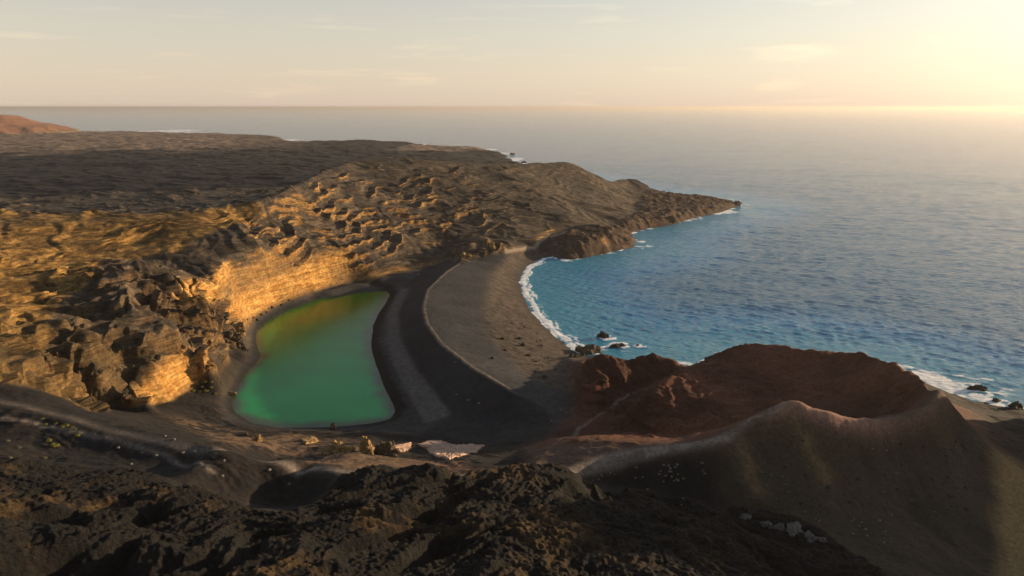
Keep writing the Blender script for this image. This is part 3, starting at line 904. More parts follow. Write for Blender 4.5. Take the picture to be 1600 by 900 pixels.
# ------------------------------------------------------------------ sea
COAST = [(860, 270), (900, 276), (960, 292), (1000, 300), (1050, 304), (1100, 307), (1140, 314), (1157, 320), (1130, 331), (1085, 340), (1045, 352), (1005, 357), (986, 363),
         (994, 374), (992, 386), (950, 394), (920, 400), (885, 405), (868, 400), (846, 403), (826, 414), (812, 435), (815, 455), (830, 485), (860, 517), (895, 547),
         (908, 557), (960, 560), (1040, 566), (1100, 572), (1150, 560), (1230, 560), (1320, 565), (1400, 580), (1460, 600), (1500, 622), (1545, 632), (1600, 640), (1700, 660), (1900, 710)]


saz = np.arange(math.radians(-46), math.radians(54), 0.0025)
slr = np.concatenate([np.arange(math.log(215), math.log(1500), 0.0028), np.arange(math.log(1500), math.log(4500), 0.0042), np.arange(math.log(4500), math.log(300000), 0.04)])
sr = np.exp(slr)
SR, SA = np.meshgrid(sr, saz, indexing='ij')
sx, sy = SR * np.sin(SA), SR * np.cos(SA)
inside = (SR < R1 * 0.98) & (SA > AZ0 + 0.01) & (SA < AZ1 - 0.01)
bedz = np.where(inside, interp_grid(Z, sx, sy), -30.0)
spacing = np.maximum(SR * 0.0028, np.gradient(SR, axis=0))
sz = np.zeros_like(sx)
wr = np.random.RandomState(5)
wind = math.radians(200)          # waves run towards the beach
gust = 0.75 + 0.55 * smooth(-0.4, 0.5, fbm2(sx / 140, sy / 90, 3))
for k in range(120):
    lam = 2.2 * (28 / 2.2) ** wr.rand() if k < 90 else wr.uniform(28, 75)
    th = wind + wr.randn() * (0.75 if lam < 9 else 0.4)
    amp = 0.0085 * min(lam, 24) ** 0.55 * (0.4 if lam > 20 else 0.6 if lam > 8 else 1.15) * (0.6 + 0.8 * wr.rand())
    kx, ky = math.sin(th) * 2 * math.pi / lam, math.cos(th) * 2 * math.pi / lam
    fade = smooth(2.2, 4.5, lam / spacing)
    if not fade.any():
        continue
    p = wr.rand() * 6.28
    sz += amp * fade * np.sin(kx * sx + ky * sy + p)
# coast distance
cw = np.array([at(x, y, 0)[:2] for x, y in COAST])
sd = np.full(sx.shape, 1e6, np.float32)
swt = np.zeros(sx.shape, np.float32)
surf_w = [0.7] * 18 + [1.0] * 8 + [0.6] * 20
for i in range(len(cw) - 1):
    a, b = cw[i], cw[i + 1]
    m_ = (sx > min(a[0], b[0]) - 200) & (sx < max(a[0], b[0]) + 200) & (sy > min(a[1], b[1]) - 200) & (sy < max(a[1], b[1]) + 200)
    d = b - a
    t = np.clip(((sx[m_] - a[0]) * d[0] + (sy[m_] - a[1]) * d[1]) / (d @ d), 0, 1)
    dist = np.hypot(sx[m_] - a[0] - t * d[0], sy[m_] - a[1] - t * d[1])
    cur = sd[m_]
    nearer = dist < cur
    cur[nearer] = dist[nearer]
    sd[m_] = cur
    cwt = swt[m_]; cwt[nearer] = surf_w[i]; swt[m_] = cwt
shal = smooth(120, 0, sd)
sz *= gust
sz *= mix(1.0, 0.35, smooth(40, 0, sd))
beachy = (swt > 0.95)
wob = 2.6 * n2(sx / 34, sy / 34) + 1.3 * n2(sx / 12, sy / 12) + 0.8 * n2(sx / 4, sy / 4)
# swash lines on the beach; broken water along the rocks
foam = np.where(beachy, np.maximum(np.exp(-((sd - 2.8 + wob) / 2.3) ** 2), smooth(-0.5, 0.3, n2(sx / 25 + 8, sy / 25)) * np.exp(-((sd - 7.0 + 1.7 * wob) / 1.1) ** 2)), 0)
rk = smooth(-0.1, 0.4, n2(sx / 30 + 3, sy / 30) + 0.5 * n2(sx / 9, sy / 9)) * smooth(16, 1, sd + 4 * wob)
foam = np.maximum(foam, np.where(beachy, 0.36 * smooth(20, 6, sd + 3 * wob) * smooth(-0.3, 0.4, n2(sx / 14 + 2, sy / 14)), rk * swt * 1.3))
sea_rocks_xy = [at(942, 527, 0), (at(923, 548, 0)), at(967, 541, 0), at(996, 540, 0), at(1528, 609, 0), at(1575, 634, 0)]
for (rx, ry, _), rad in zip(sea_rocks_xy, [6, 8, 6, 3, 9, 8]):
    dq = np.hypot(sx - rx, sy - ry)
    foam = np.maximum(foam, smooth(rad * 1.3, rad * 0.35, dq + 2.4 * wob) * smooth(-0.25, 0.2, n2(sx / 4 + 9, sy / 4)))
# far coast breakers
for (bx, by, rad) in [(450, 219, 60), (655, 226, 45), (765, 234, 30), (785, 240, 30), (805, 249, 32), (818, 257, 28), (260, 205.2, 190), (225, 205.2, 60), (300, 207, 60)]:
    x0, y0, _ = at(bx, by, 0)
    dq = np.hypot((sx - x0), (sy - y0) * 0.45)
    foam = np.maximum(foam, smooth(rad, rad * 0.3, dq + rad * 0.4 * n2(sx / 40, sy / 25)))
# the bay off the cone
x0, y0, _ = at(1510, 610, 0)
foam = np.maximum(foam, 0.62 * smooth(30, 5, np.hypot((sx - x0) * 0.7, sy - y0) + 16 * n2(sx / 13, sy / 13)) * smooth(-0.4, 0.5, n2(sx / 5, sy / 4)))
sz += 0.25 * np.clip(foam, 0, 1)
SV = np.stack([sx, sy, sz], -1)
sidx = np.arange(sx.size).reshape(sx.shape)
sq = np.stack([sidx[:-1, :-1], sidx[:-1, 1:], sidx[1:, 1:], sidx[1:, :-1]], -1).reshape(-1, 4)
bz = bedz.reshape(-1)[sq].min(1)
LGX, LGY, _ = at(490, 570, 0)
lagpoly = np.array([at(x, y, 0.3)[:2] for x, y in LAGOON])
cxy = SV.reshape(-1, 3)[sq[:, 0], :2]
inlag = np.hypot(cxy[:, 0] - lagpoly[:, 0].mean(), cxy[:, 1] - lagpoly[:, 1].mean()) < 175
inlag &= cxy[:, 0] < -5
sq = sq[(bz < 0.6) & ~inlag]


def mat_sea():
    m = bpy.data.materials.new('sea_water')
    m.use_nodes = True
    n, l = m.node_tree.nodes, m.node_tree.links
    b = n['Principled BSDF']
    b.inputs['Roughness'].default_value = 0.16
    b.inputs['IOR'].default_value = 1.333
    sh = n.new('ShaderNodeAttribute'); sh.attribute_name = 'shoal'
    fo = n.new('ShaderNodeAttribute'); fo.attribute_name = 'foam'
    tcn = n.new('ShaderNodeTexCoord')
    mp1 = n.new('ShaderNodeMapping'); mp1.inputs['Rotation'].default_value = (0, 0, math.radians(-20)); mp1.inputs['Scale'].default_value = (0.45, 1.0, 1.0)
    t1 = n.new('ShaderNodeTexNoise'); t1.inputs['Scale'].default_value = 0.5; t1.inputs['Detail'].default_value = 6; t1.inputs['Roughness'].default_value = 0.6
    bp = n.new('ShaderNodeBump'); bp.inputs['Strength'].default_value = 0.75; bp.inputs['Distance'].default_value = 1.6
    ra = n.new('ShaderNodeValToRGB')
    e = ra.color_ramp.elements
    e[0].position = 0.0; e[0].color = (0.014, 0.115, 0.225, 1)
    e[1].position = 1.0; e[1].color = (0.04, 0.24, 0.36, 1)
    e2 = ra.color_ramp.elements.new(0.45); e2.color = (0.014, 0.175, 0.36, 1)
    t2 = n.new('ShaderNodeTexNoise'); t2.inputs['Scale'].default_value = 0.35; t2.inputs['Detail'].default_value = 7; t2.inputs['Roughness'].default_value = 0.7
    ad = n.new('ShaderNodeMath'); ad.operation = 'MULTIPLY_ADD'; ad.inputs[1].default_value = 1.0
    sb = n.new('ShaderNodeMath'); sb.operation = 'SUBTRACT'; sb.inputs[1].default_value = 0.5
    r1 = n.new('ShaderNodeMapRange'); r1.inputs['From Min'].default_value = 0.38; r1.inputs['From Max'].default_value = 0.62
    mc = n.new('ShaderNodeMix'); mc.data_type = 'RGBA'; mc.inputs[7].default_value = (0.72, 0.74, 0.76, 1)
    mr = n.new('ShaderNodeMix'); mr.data_type = 'FLOAT'; mr.inputs[2].default_value = 0.11; mr.inputs[3].default_value = 0.9
    l.new(tcn.outputs['Object'], mp1.inputs['Vector']); l.new(mp1.outputs['Vector'], t1.inputs['Vector'])
    t3 = n.new('ShaderNodeTexNoise'); t3.inputs['Scale'].default_value = 0.06; t3.inputs['Detail'].default_value = 4; t3.inputs['Roughness'].default_value = 0.55
    l.new(mp1.outputs['Vector'], t3.inputs['Vector'])
    sm = n.new('ShaderNodeMath'); sm.operation = 'MULTIPLY_ADD'; sm.inputs[1].default_value = 1.0
    l.new(t3.outputs['Fac'], sm.inputs[0]); l.new(t1.outputs['Fac'], sm.inputs[2])
    l.new(sm.outputs[0], bp.inputs['Height']); l.new(bp.outputs['Normal'], b.inputs['Normal'])
    l.new(sh.outputs['Fac'], ra.inputs['Fac'])
    l.new(tcn.outputs['Object'], t2.inputs['Vector'])
    l.new(t2.outputs['Fac'], sb.inputs[0]); l.new(sb.outputs[0], ad.inputs[0]); l.new(fo.outputs['Fac'], ad.inputs[2])
    ad.inputs[1].default_value = 1.3
    gate = n.new('ShaderNodeMath'); gate.operation = 'MULTIPLY'
    g2 = n.new('ShaderNodeMapRange'); g2.inputs['From Min'].default_value = 0.05; g2.inputs['From Max'].default_value = 0.25
    l.new(fo.outputs['Fac'], g2.inputs['Value'])
    l.new(ad.outputs[0], r1.inputs['Value'])
    l.new(r1.outputs['Result'], gate.inputs[0]); l.new(g2.outputs['Result'], gate.inputs[1])
    l.new(gate.outputs[0], mc.inputs[0]); l.new(ra.outputs['Color'], mc.inputs[6]); l.new(mc.outputs[2], b.inputs['Base Color'])
    l.new(gate.outputs[0], mr.inputs[0]); l.new(mr.outputs[0], b.inputs['Roughness'])
    return m


M_SEA = mat_sea()
fq = foam.reshape(-1)[sq].mean(1) > 0.42
att = {'shoal': shal.reshape(-1), 'gust': gust.reshape(-1), 'foam': np.clip(foam, 0, 1).reshape(-1)}
SVf = SV.reshape(-1, 3)
du = np.gradient(SV, axis=0); dv = np.gradient(SV, axis=1)
SN = np.cross(dv, du); SN /= np.linalg.norm(SN, axis=-1, keepdims=True) + 1e-9
SN *= np.sign(SN[..., 2:3].mean())
SNf = SN.reshape(-1, 3)
grid_object('sea', sq[~fq], SVf, SNf, att, M_SEA, label='blue sea fading into warm haze at the horizon', cat='sea')
grid_object('surf_foam', sq[fq], SVf, SNf, att, M_SEA, kind='stuff', label='white surf along the beach and the rocks', cat='surf')
print('sea triangles', 2 * len(sq))

# ------------------------------------------------------------------ lagoon
def mat_lagoon():
    m = bpy.data.materials.new('green_lagoon_water')
    m.use_nodes = True
    n, l = m.node_tree.nodes, m.node_tree.links
    b = n['Principled BSDF']
    b.inputs['Roughness'].default_value = 0.16
    b.inputs['IOR'].default_value = 1.333
    b.inputs['Specular IOR Level'].default_value = 0.33
    sh = n.new('ShaderNodeAttribute'); sh.attribute_name = 'tint'
    tcn = n.new('ShaderNodeTexCoord')
    t1 = n.new('ShaderNodeTexNoise'); t1.inputs['Scale'].default_value = 0.5; t1.inputs['Detail'].default_value = 3
    bp = n.new('ShaderNodeBump'); bp.inputs['Strength'].default_value = 0.12; bp.inputs['Distance'].default_value = 0.6
    l.new(tcn.outputs['Object'], t1.inputs['Vector']); l.new(t1.outputs['Fac'], bp.inputs['Height']); l.new(bp.outputs['Normal'], b.inputs['Normal'])
    l.new(sh.outputs['Color'], b.inputs['Base Color'])
    return m


lm = (lagoon_d < 14) | (zone([(x, y) for x, y in LAGOON], 200, 480, 0) > 0.5)
lag_in = zone([(x, y) for x, y in LAGOON], 200, 480, 0) > 0.5
lagq = np.stack([idx[:-1, :-1], idx[:-1, 1:], idx[1:, 1:], idx[1:, :-1]], -1)[::4, ::4].reshape(-1, 4)
gi, gj = np.meshgrid(np.arange(0, NR - 4, 4), np.arange(0, NA - 4, 4), indexing='ij')
lagq = np.stack([idx[gi, gj], idx[gi, gj + 4], idx[gi + 4, gj + 4], idx[gi + 4, gj]], -1).reshape(-1, 4)
ok = (lag_in | (lagoon_d < 4)).reshape(-1)[lagq].all(1)
lagq = lagq[ok]
LV = np.stack([X, Y, np.full_like(X, 0.45)], -1).reshape(-1, 3)
lt = smooth(0, 6.5, lagoon_d + 2.0 * n2(X / 9, Y / 9))
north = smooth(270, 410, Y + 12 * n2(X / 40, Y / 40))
lc_ = mix(C(0.010, 0.265, 0.066), C(0.018, 0.125, 0.002), w(north))  # olive north end: reflection of the dark hill put into the water colour
lc_ = lc_ * w(1 + 0.22 * fbm2(X / 30, Y / 22, 3))
lc_ = mix(C(0.055, 0.065, 0.045), lc_, w(lt))
grid_object('lagoon_water', lagq, LV, None, {'tint': lc_.reshape(-1, 3)}, mat_lagoon(), label='emerald green lagoon under the ochre cliff', cat='lagoon')

# ------------------------------------------------------------------ loose rocks, outcrops, shrubs
def height(x, y):
    return float(interp_grid(Z, np.array([x]), np.array([y]))[0])


def mat_stone(name, c0, c1, scale=1.2, bump=0.8):
    m = bpy.data.materials.new(name)
    m.use_nodes = True
    n, l = m.node_tree.nodes, m.node_tree.links
    b = n['Principled BSDF']
    b.inputs['Roughness'].default_value = 0.92
    b.inputs['Specular IOR Level'].default_value = 0.2
    tcn = n.new('ShaderNodeTexCoord')
    t1 = n.new('ShaderNodeTexNoise'); t1.inputs['Scale'].default_value = scale; t1.inputs['Detail'].default_value = 8; t1.inputs['Roughness'].default_value = 0.65
    ra = n.new('ShaderNodeValToRGB')
    ra.color_ramp.elements[0].position = 0.32; ra.color_ramp.elements[0].color = (*c0, 1)
    ra.color_ramp.elements[1].position = 0.68; ra.color_ramp.elements[1].color = (*c1, 1)
    bp = n.new('ShaderNodeBump'); bp.inputs['Strength'].default_value = bump; bp.inputs['Distance'].default_value = 0.3
    l.new(tcn.outputs['Object'], t1.inputs['Vector']); l.new(t1.outputs['Fac'], ra.inputs['Fac']); l.new(ra.outputs['Color'], b.inputs['Base Color'])
    l.new(t1.outputs['Fac'], bp.inputs['Height']); l.new(bp.outputs['Normal'], b.inputs['Normal'])
    return m


M_BASALT = mat_stone('wet_basalt', (0.012, 0.011, 0.011), (0.055, 0.045, 0.036))
M_OCHRE = mat_stone('ochre_tuff', (0.15, 0.095, 0.04), (0.36, 0.23, 0.10))
M_DARKT = mat_stone('crusted_tuff', (0.03, 0.025, 0.02), (0.13, 0.095, 0.055))
M_PALE = mat_stone('pale_stone', (0.10, 0.085, 0.075), (0.25, 0.21, 0.18), 2.0)
M_PINK = mat_stone('pink_crust', (0.27, 0.17, 0.125), (0.46, 0.32, 0.25), 0.9)
M_GREYP = mat_stone('grey_slab', (0.06, 0.055, 0.055), (0.15, 0.13, 0.125), 1.5)


def rock_mesh(name, seed, sub=2, dim=(1, 1, 1), blocky=0.5, rough_=0.25, jag=0.0, mat=None, cuts=7):
    rnd = random.Random(seed)
    bm = bmesh.new()
    bmesh.ops.create_icosphere(bm, subdivisions=sub, radius=1.0)
    planes = []
    for k in range(cuts):
        v = Vector((rnd.gauss(0, 1), rnd.gauss(0, 1), rnd.gauss(0, 0.8))).normalized()
        planes.append((v, rnd.uniform(0.55, 0.85)))
    off = Vector((rnd.uniform(-50, 50), rnd.uniform(-50, 50), rnd.uniform(-50, 50)))
    for v in bm.verts:
        p = v.co.copy()
        for nrm, d in planes:
            e = p.dot(nrm) - d
            if e > 0:
                p -= nrm * e * blocky * 1.6
        q_ = Vector((p.x * dim[0], p.y * dim[1], p.z * dim[2]))
        s_ = max(dim)
        nn = mnoise.fractal(q_ * (2.2 / s_) + off, 0.8, 2.1, 5)
        q_ += v.normal * nn * rough_ * min(dim)
        if jag:
            q_.z += jag * max(0.0, p.z) * abs(mnoise.noise(Vector((q_.x, q_.y, 0)) * (5.0 / s_) + off)) * dim[2]
        v.co = q_
    me = bpy.data.meshes.new(name)
    bm.to_mesh(me); bm.free()
    me.materials.append(mat)
    return me


def place(name, me, loc, rz=0.0, sc=1.0, label=None, cat=None, group=None, tilt=(0, 0)):
    o = bpy.data.objects.new(name, me)
    COL.objects.link(o)
    o.location = loc
    o.rotation_euler = (tilt[0], tilt[1], rz)
    o.scale = (sc, sc, sc) if not isinstance(sc, tuple) else sc
    o['label'] = label
    o['category'] = cat
    if group:
        o['group'] = group
    return o


# rocks standing in the water
SEA_ROCKS = [
    (942, 528, (3.0, 2.2, 2.6), 'dark pointed rock in the bay with a plume of spray behind it'),
    (922, 549, (7.0, 4.2, 3.2), 'large brown jagged rock at the end of the beach where surf breaks'),
    (966, 542, (5.2, 1.8, 1.5), 'long low black rock in the bay off the red block'),
    (996, 541, (1.3, 1.0, 1.2), 'small round black rock, farthest out of the row in the bay'),
    (1528, 609, (4.6, 2.2, 1.6), 'long dark rock awash in white surf beyond the crater'),
    (1556, 627, (3.0, 1.6, 1.2), 'low dark rock at the surf edge below the crater flank'),
    (1588, 637, (5.0, 2.4, 2.0), 'dark shore rock at the right end of the surf beyond the crater'),
    (818, 254, (7.0, 3.5, 3.0), 'dark islet off the tip of the far lava coast'),
    (800, 241, (8.0, 4.0, 3.0), 'low dark islet in breakers off the far lava coast'),
    (1152, 321, (8.0, 4.0, 3.5), 'dark crag at the very tip of the headland'),
    (1048, 350, (5.0, 3.5, 3.5), 'dark crag with white surf at the headland shore'),
    (896, 569, (3.2, 2.2, 1.6), 'dark rock lying on the sand beside the red block'),
    (908, 558, (2.2, 1.8, 1.4), 'dark rock between the jagged surf rock and the red block'),
]
for k, (px_, py_, dim, lab) in enumerate(SEA_ROCKS):
    x_, y_, z_ = at(px_, py_, 0)
    zz_ = max(-0.3, min(height(x_, y_), 6.0)) if k >= 9 else -0.2
    place('sea_rock', rock_mesh('sea_rock', 100 + k, 4 if max(dim) > 2.5 else 3, dim, 0.5, 0.55, 0.8, M_BASALT if k != 1 else M_DARKT), (x_, y_, zz_ + dim[2] * 0.1), 0.3 * k % 0.9 - 0.3, 1.0, lab, 'rock', 'rocks along the shore')

# outcrops of tuff round the lagoon and below the path
OUT = [
    ('rock_pinnacle', 572, 708, (3.0, 2.6, 5.2), M_OCHRE, 0.4, 'ochre rock pinnacle standing above the south shore of the lagoon'),
    ('jagged_outcrop', 603, 712, (4.6, 2.6, 3.4), M_DARKT, 0.6, 'dark jagged outcrop beside the ochre pinnacle'),
    ('rounded_outcrop', 529, 706, (4.4, 3.0, 2.8), M_OCHRE, 0.2, 'rounded ochre outcrop with a dark hollow between lagoon and path'),
    ('broken_wall_outcrop', 402, 690, (2.2, 1.4, 2.2), M_OCHRE, 0.9, 'ochre end block of the broken rock rib near the lagoon'),
    ('low_outcrop', 380, 682, (3.8, 1.1, 1.2), M_DARKT, 0.8, 'low dark rib of rock leading to the ochre end block'),
    ('shore_rock', 521, 671, (1.2, 1.0, 2.2), M_BASALT, 0.6, 'small dark upright rock at the south edge of the lagoon'),
    ('long_rock', 360, 615, (3.6, 0.9, 0.9), M_OCHRE, 0.2, 'long rounded rock at the west shore of the lagoon'),
    ('tuff_block', 360, 528, (5.2, 4.0, 3.4), M_DARKT, 0.5, 'lowest of the dark tuff blocks on the spur by the lagoon'),
    ('tuff_block', 370, 515, (5.0, 4.0, 3.8), M_OCHRE, 0.3, 'ochre tuff block with a flat top at the lagoon edge'),
    ('tuff_block', 348, 495, (5.0, 3.6, 3.6), M_DARKT, 0.4, 'uppermost dark tuff block on the spur under the bright face'),
    ('tuff_block', 374, 541, (4.2, 2.0, 2.0), M_DARKT, 0.6, 'low dark tuff block nearest the green water'),
    ('tuff_block', 728, 402, (4.2, 3.5, 4.0), M_OCHRE, 0.4, 'ochre rock corner at the foot of the hill by the beach'),
    ('tuff_block', 752, 396, (5.5, 3.5, 4.0), M_DARKT, 0.5, 'dark rock beside the ochre corner at the hill foot'),
    ('tuff_block', 770, 388, (3.6, 3.0, 5.0), M_OCHRE, 0.8, 'upright ochre rock at the hill foot where the path begins'),
]
for k, (nm, px_, py_, dim, mt, jag, lab) in enumerate(OUT):
    x_, y_, z_ = hit(px_, py_)
    place(nm, rock_mesh(nm, 300 + k, 5, dim, 0.8, 0.5, jag, mt, 9), (x_, y_, z_ - dim[2] * 0.05), random.uniform(-0.3, 0.3), 1.0, lab, 'rock', 'tuff outcrops')


def slab(name, outline, thick, mat, seed, label, cat):
    """a cracked crust of pale rock lying on the ground, traced by its corners on the ground"""
    P_ = [hit(*p) for p in outline]
    cx = sum(p[0] for p in P_) / len(P_); cy = sum(p[1] for p in P_) / len(P_)
    rnd = random.Random(seed)
    bm = bmesh.new()
    ring = []
    for i in range(len(P_)):
        a, b = P_[i], P_[(i + 1) % len(P_)]
        n = max(1, int(math.hypot(a[0] - b[0], a[1] - b[1]) / 0.7))
        for k in range(n):
            t = k / n
            ring.append((a[0] + (b[0] - a[0]) * t + rnd.gauss(0, 0.22), a[1] + (b[1] - a[1]) * t + rnd.gauss(0, 0.22)))
    layers = []
    for f_, dz in ((1.04, -0.9), (1.0, thick * 0.6), (0.93, thick), (0.72, thick * 1.15), (0.45, thick * 1.2), (0.2, thick * 1.25)):
        L_ = []
        for (x, y) in ring:
            xx, yy = cx + (x - cx) * f_, cy + (y - cy) * f_
            zz = height(xx, yy) + dz + 0.18 * mnoise.noise(Vector((xx * 0.7, yy * 0.7, seed))) - (0.25 if abs(mnoise.noise(Vector((xx * 0.35, yy * 0.5, seed + 3)))) < 0.05 and dz > 0 else 0)
            L_.append(bm.verts.new((xx - cx, yy - cy, zz)))
        layers.append(L_)
    for A_, B_ in zip(layers[:-1], layers[1:]):
        for i in range(len(ring)):
            j = (i + 1) % len(ring)
            bm.faces.new((A_[i], A_[j], B_[j], B_[i]))
    bm.faces.new(layers[-1])
    bmesh.ops.recalc_face_normals(bm, faces=bm.faces)
    me = bpy.data.meshes.new(name)
    bm.to_mesh(me); bm.free()
    me.materials.append(mat)
    return place(name, me, (cx, cy, 0), 0, 1.0, label, cat)


slab('pale_rock_shelf', [(652, 696), (672, 689), (690, 690), (712, 697), (735, 695), (757, 697), (745, 707), (722, 712), (700, 718), (680, 712), (668, 702)], 0.7, M_PINK, 3,
     'large cracked pinkish rock shelf at the edge of the black sand', 'rock shelf')
slab('pale_rock_shelf', [(612, 697), (630, 696), (642, 692), (641, 702), (626, 706), (610, 704)], 0.6, M_PINK, 5, 'small pinkish rock shelf between the dark outcrop and the large shelf', 'rock shelf')
slab('pale_rock_shelf', [(470, 688), (490, 683), (497, 690), (480, 694)], 0.6, M_OCHRE, 8, 'small ochre rock shelf above the south shore of the lagoon', 'rock shelf')

# pale slabs on the lava below the crater
for k, (px_, py_, s_) in enumerate([(1165, 809, 1.0), (1198, 822, 1.4), (1217, 826, 1.3), (1240, 833, 2.0), (1266, 843, 1.4), (1284, 846, 1.1)]):
    x_, y_, z_ = hit(px_, py_)
    place('grey_boulder', rock_mesh('grey_boulder', 500 + k, 4, (1.2, 0.8, 0.6), 0.8, 0.6, 0.6, M_GREYP), (x_, y_, z_ + 0.2), 0.4 * k, s_,
          ['small grey boulder, first of the pale row on the lava below the crater', 'second grey boulder of the pale row on the lava', 'third grey boulder of the pale row on the lava',
           'largest grey boulder of the pale row on the lava', 'grey boulder just past the largest of the pale row', 'last grey boulder of the pale row on the lava'][k], 'boulder', 'pale boulders on the lava')

# small stones
STONE = [rock_mesh('stone', 700 + k, 2, (0.55, 0.42, 0.38), 0.6, 0.3, 0, M_PALE) for k in range(4)]
DSTONE = [rock_mesh('dark_stone', 720 + k, 2, (0.6, 0.5, 0.4), 0.6, 0.3, 0, M_BASALT) for k in range(3)]


def stones(name, meshes, L, label, group, s0=0.7, s1=1.4):
    for (px_, py_) in L:
        x_, y_, z_ = hit(px_, py_)
        place(name, random.choice(meshes), (x_, y_, z_ + 0.08), random.uniform(0, 6.28), random.uniform(s0, s1), label, 'stone', group)


stones('pale_stone', STONE, [(185, 700), (205, 726), (245, 713), (272, 687), (286, 708), (350, 721), (421, 735), (452, 757), (222, 708), (17, 716), (258, 682), (347, 745), (305, 706), (470, 742)],
       'small pale stone on the dark cinder slope below the ridge path', 'pale stones below the ridge path', 0.6, 1.1)
rs = random.Random(4)
stones('pale_stone', STONE, [(rs.uniform(1030, 1062), rs.uniform(724, 756)) for _ in range(22)] + [(rs.uniform(925, 960), rs.uniform(738, 760)) for _ in range(7)] + [(1012, 765), (1067, 779), (1065, 790), (1030, 742)],
       'small pale stone on the dark hollow between lava and crater path', 'pale stones in the hollow', 0.35, 0.75)
stones('pale_stone', STONE, [(1043, 681), (1049, 682), (1055, 681)], 'tiny pale stone in the row behind the crater path', 'row of stones behind the path', 0.5, 0.7)
stones('pale_stone', STONE, [(1372, 678), (1389, 677), (1363, 702), (1395, 690), (1385, 705), (1384, 693)], 'small pale stone on the crater flank just under the rim', 'pale stones under the rim', 0.4, 0.7)
stones('pale_stone', STONE, [(rs.uniform(1330, 1400), rs.uniform(800, 850)) for _ in range(12)] + [(1263, 730), (1280, 815), (1275, 812)], 'small pale stone low on the crater flank', 'pale stones low on the flank', 0.35, 0.7)
stones('pale_stone', STONE, [(713, 617), (732, 626), (748, 631), (712, 566)], 'pale stone on the shaded lee slope of the beach', 'pale stones on the lee slope', 0.9, 1.3)
stones('pale_stone', STONE, [(797, 523), (876, 641), (862, 658), (654, 429)], 'single pale stone on the beach sand', 'pale stones on the beach', 1.0, 1.6)
stones('dark_stone', DSTONE, [(816, 540), (847, 540), (790, 548), (812, 530), (770, 560), (838, 565), (826, 556), (800, 505), (785, 530), (868, 578), (852, 590)],
       'dark stone on the brown outer beach', 'dark stones on the outer beach', 1.4, 3.0)
stones('dark_stone', DSTONE, [(395, 497), (408, 492), (416, 488), (425, 481), (440, 477), (388, 548), (386, 500), (420, 483), (452, 470), (402, 500)],
       'dark stone at the cliff foot by the lagoon', 'fallen stones at the cliff foot', 1.2, 2.6)
stones('dark_stone', DSTONE, [(805 + 40 * a_ + rs.gauss(0, 14), 470 + 105 * a_ + rs.gauss(0, 9)) for a_ in [k_ / 30 for k_ in range(31)]],
       'small dark stone strewn along the wrack line of the beach', 'stones along the wrack line', 0.5, 1.2)
stones('dark_stone', DSTONE, [(rs.uniform(1180, 1520), rs.uniform(690, 800)) for _ in range(40)], 'small dark stone half buried in the near flank of the crater', 'dark stones on the crater flank', 0.5, 1.3)
x_, y_, z_ = hit(869, 383)
place('pale_slab', rock_mesh('pale_slab', 777, 2, (2.2, 0.8, 0.5), 0.5, 0.2, 0, M_PALE), (x_, y_, z_ + 0.3), 0.5, 1.0, 'single white slab at the foot of the rock point', 'rock')

# shrubs
def mat_leaf(name, c0, c1):
    m = mat_stone(name, c0, c1, 3.0, 0.0)
    return m


M_LEAF_G = mat_leaf('grey_green_leaf', (0.07, 0.08, 0.045), (0.17, 0.17, 0.11))
M_LEAF_Y = mat_leaf('yellow_green_leaf', (0.07, 0.075, 0.015), (0.20, 0.18, 0.04))
M_STEM = mat_stone('woody_stem', (0.04, 0.03, 0.02), (0.09, 0.07, 0.05), 6)


def shrub_meshes(seed, mat):
    rnd = random.Random(seed)
    bm = bmesh.new()
    for k in range(170):
        u = Vector((rnd.gauss(0, 1), rnd.gauss(0, 1), abs(rnd.gauss(0, 0.8)))).normalized()
        p = u * (rnd.uniform(0.45, 1.0) * (0.8 + 0.35 * mnoise.noise(u * 2.3 + Vector((seed, 0, 0)))))
        p.z = p.z * 0.75 + 0.1
        t1 = Vector((rnd.gauss(0, 1), rnd.gauss(0, 1), rnd.gauss(0, 1))).normalized()
        t2 = t1.cross(u + Vector((0.01, 0, 0))).normalized()
        s_ = rnd.uniform(0.09, 0.17)
        bm.faces.new([bm.verts.new(p + t1 * s_), bm.verts.new(p + t2 * s_ * 0.6), bm.verts.new(p - t1 * s_), bm.verts.new(p - t2 * s_ * 0.6)])
    f = bpy.data.meshes.new('foliage'); bm.to_mesh(f); bm.free(); f.materials.append(mat)
    bm = bmesh.new()
    for k in range(5):
        a = k * 1.26 + rnd.random()
        tip = Vector((math.cos(a) * 0.5, math.sin(a) * 0.5, 0.55))
        c = [bm.verts.new((math.cos(b_) * 0.04, math.sin(b_) * 0.04, -0.15)) for b_ in (0, 2.1, 4.2)]
        t_ = bm.verts.new(tip)
        for i in range(3):
            bm.faces.new((c[i], c[(i + 1) % 3], t_))
    st = bpy.data.meshes.new('stem'); bm.to_mesh(st); bm.free(); st.materials.append(M_STEM)
    return f, st


SHR = {'g': [shrub_meshes(k, M_LEAF_G) for k in range(3)], 'y': [shrub_meshes(10 + k, M_LEAF_Y) for k in range(3)]}


def shrub(px_, py_, s_, kind_, label, group):
    x_, y_, z_ = hit(px_, py_)
    e = bpy.data.objects.new('shrub', None)
    COL.objects.link(e)
    e.location = (x_, y_, z_ - 0.05); e.scale = (s_, s_, s_ * random.uniform(0.85, 1.1)); e.rotation_euler = (0, 0, random.uniform(0, 6.28))
    e['label'] = label; e['category'] = 'shrub'; e['group'] = group
    f, st = random.choice(SHR[kind_])
    for nm, me in (('foliage', f), ('stem', st)):
        o = bpy.data.objects.new(nm, me)
        COL.objects.link(o)
        o.parent = e


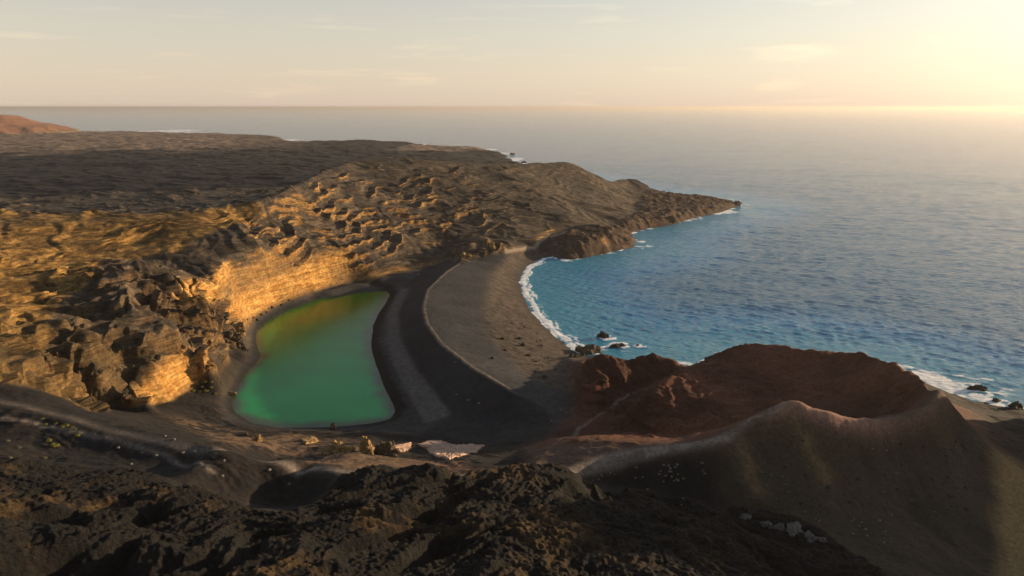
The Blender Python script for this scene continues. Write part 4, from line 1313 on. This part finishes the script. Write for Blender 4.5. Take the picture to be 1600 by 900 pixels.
for p in [(994, 731), (993, 747), (1004, 746), (1097, 724), (1098, 736), (1101, 740), (1068, 749)]:
    shrub(*p, random.uniform(0.5, 0.8), 'g', 'round grey-green shrub on the dark hollow below the crater path', 'shrubs in the hollow')
for p in [(72, 664), (88, 662), (77, 689), (118, 671), (121, 682), (112, 668), (97, 668), (104, 666), (66, 655)]:
    shrub(*p, random.uniform(0.6, 1.0), 'y', 'small yellow-green shrub on the dark slope under the tuff cliff', 'yellow shrubs on the slope')
shrub(86, 698, 1.5, 'y', 'largest yellow-green shrub on the dark slope under the tuff cliff', 'yellow shrubs on the slope')
for p in [(70, 717), (16, 716), (30, 700), (12, 690)]:
    shrub(*p, random.uniform(0.7, 1.1), 'g', 'grey-green shrub low on the dark slope at the frame edge', 'grey shrubs on the slope')
for p in [(308, 602), (316, 606), (322, 612), (330, 607), (312, 613), (336, 616), (345, 600), (302, 612), (340, 592), (350, 586), (320, 598), (330, 598)]:
    shrub(*p, random.uniform(0.7, 1.6), 'y', 'yellow-green shrub at the foot of the bright tuff wall by the lagoon', 'shrubs by the lagoon')
for p in [(1228, 757), (1222, 745), (1231, 770), (1258, 800), (1282, 813), (1424, 783), (1432, 822), (1205, 742), (1197, 760), (1380, 770), (1213, 779), (1190, 738), (1345, 760), (1460, 800), (1400, 740)]:
    shrub(*p, random.uniform(0.4, 0.7), 'g', 'small grey-green shrub on the near flank of the crater', 'shrubs on the crater flank')

# ------------------------------------------------------------------ haze
hm = bpy.data.materials.new('sea_haze')
hm.use_nodes = True
hn, hl = hm.node_tree.nodes, hm.node_tree.links
hn.remove(hn['Principled BSDF'])
pv = hn.new('ShaderNodeVolumePrincipled')
pv.inputs['Color'].default_value = (0.62, 0.57, 0.53, 1)
pv.inputs['Density'].default_value = 0.00005
pv.inputs['Anisotropy'].default_value = 0.45
hl.new(pv.outputs['Volume'], hn['Material Output'].inputs['Volume'])
bm = bmesh.new()
bmesh.ops.create_cube(bm, size=1.0)
hs = 320000.0
for v in bm.verts:
    v.co = Vector((v.co.x * 2 * hs, v.co.y * 2 * hs, -34 if v.co.z < 0 else 132))
me = bpy.data.meshes.new('haze')
bm.to_mesh(me); bm.free()
me.materials.append(hm)
hz = bpy.data.objects.new('haze', me)
COL.objects.link(hz)
hz['kind'] = 'stuff'
hz['label'] = 'warm sea haze over the whole bay'
hz['category'] = 'haze'
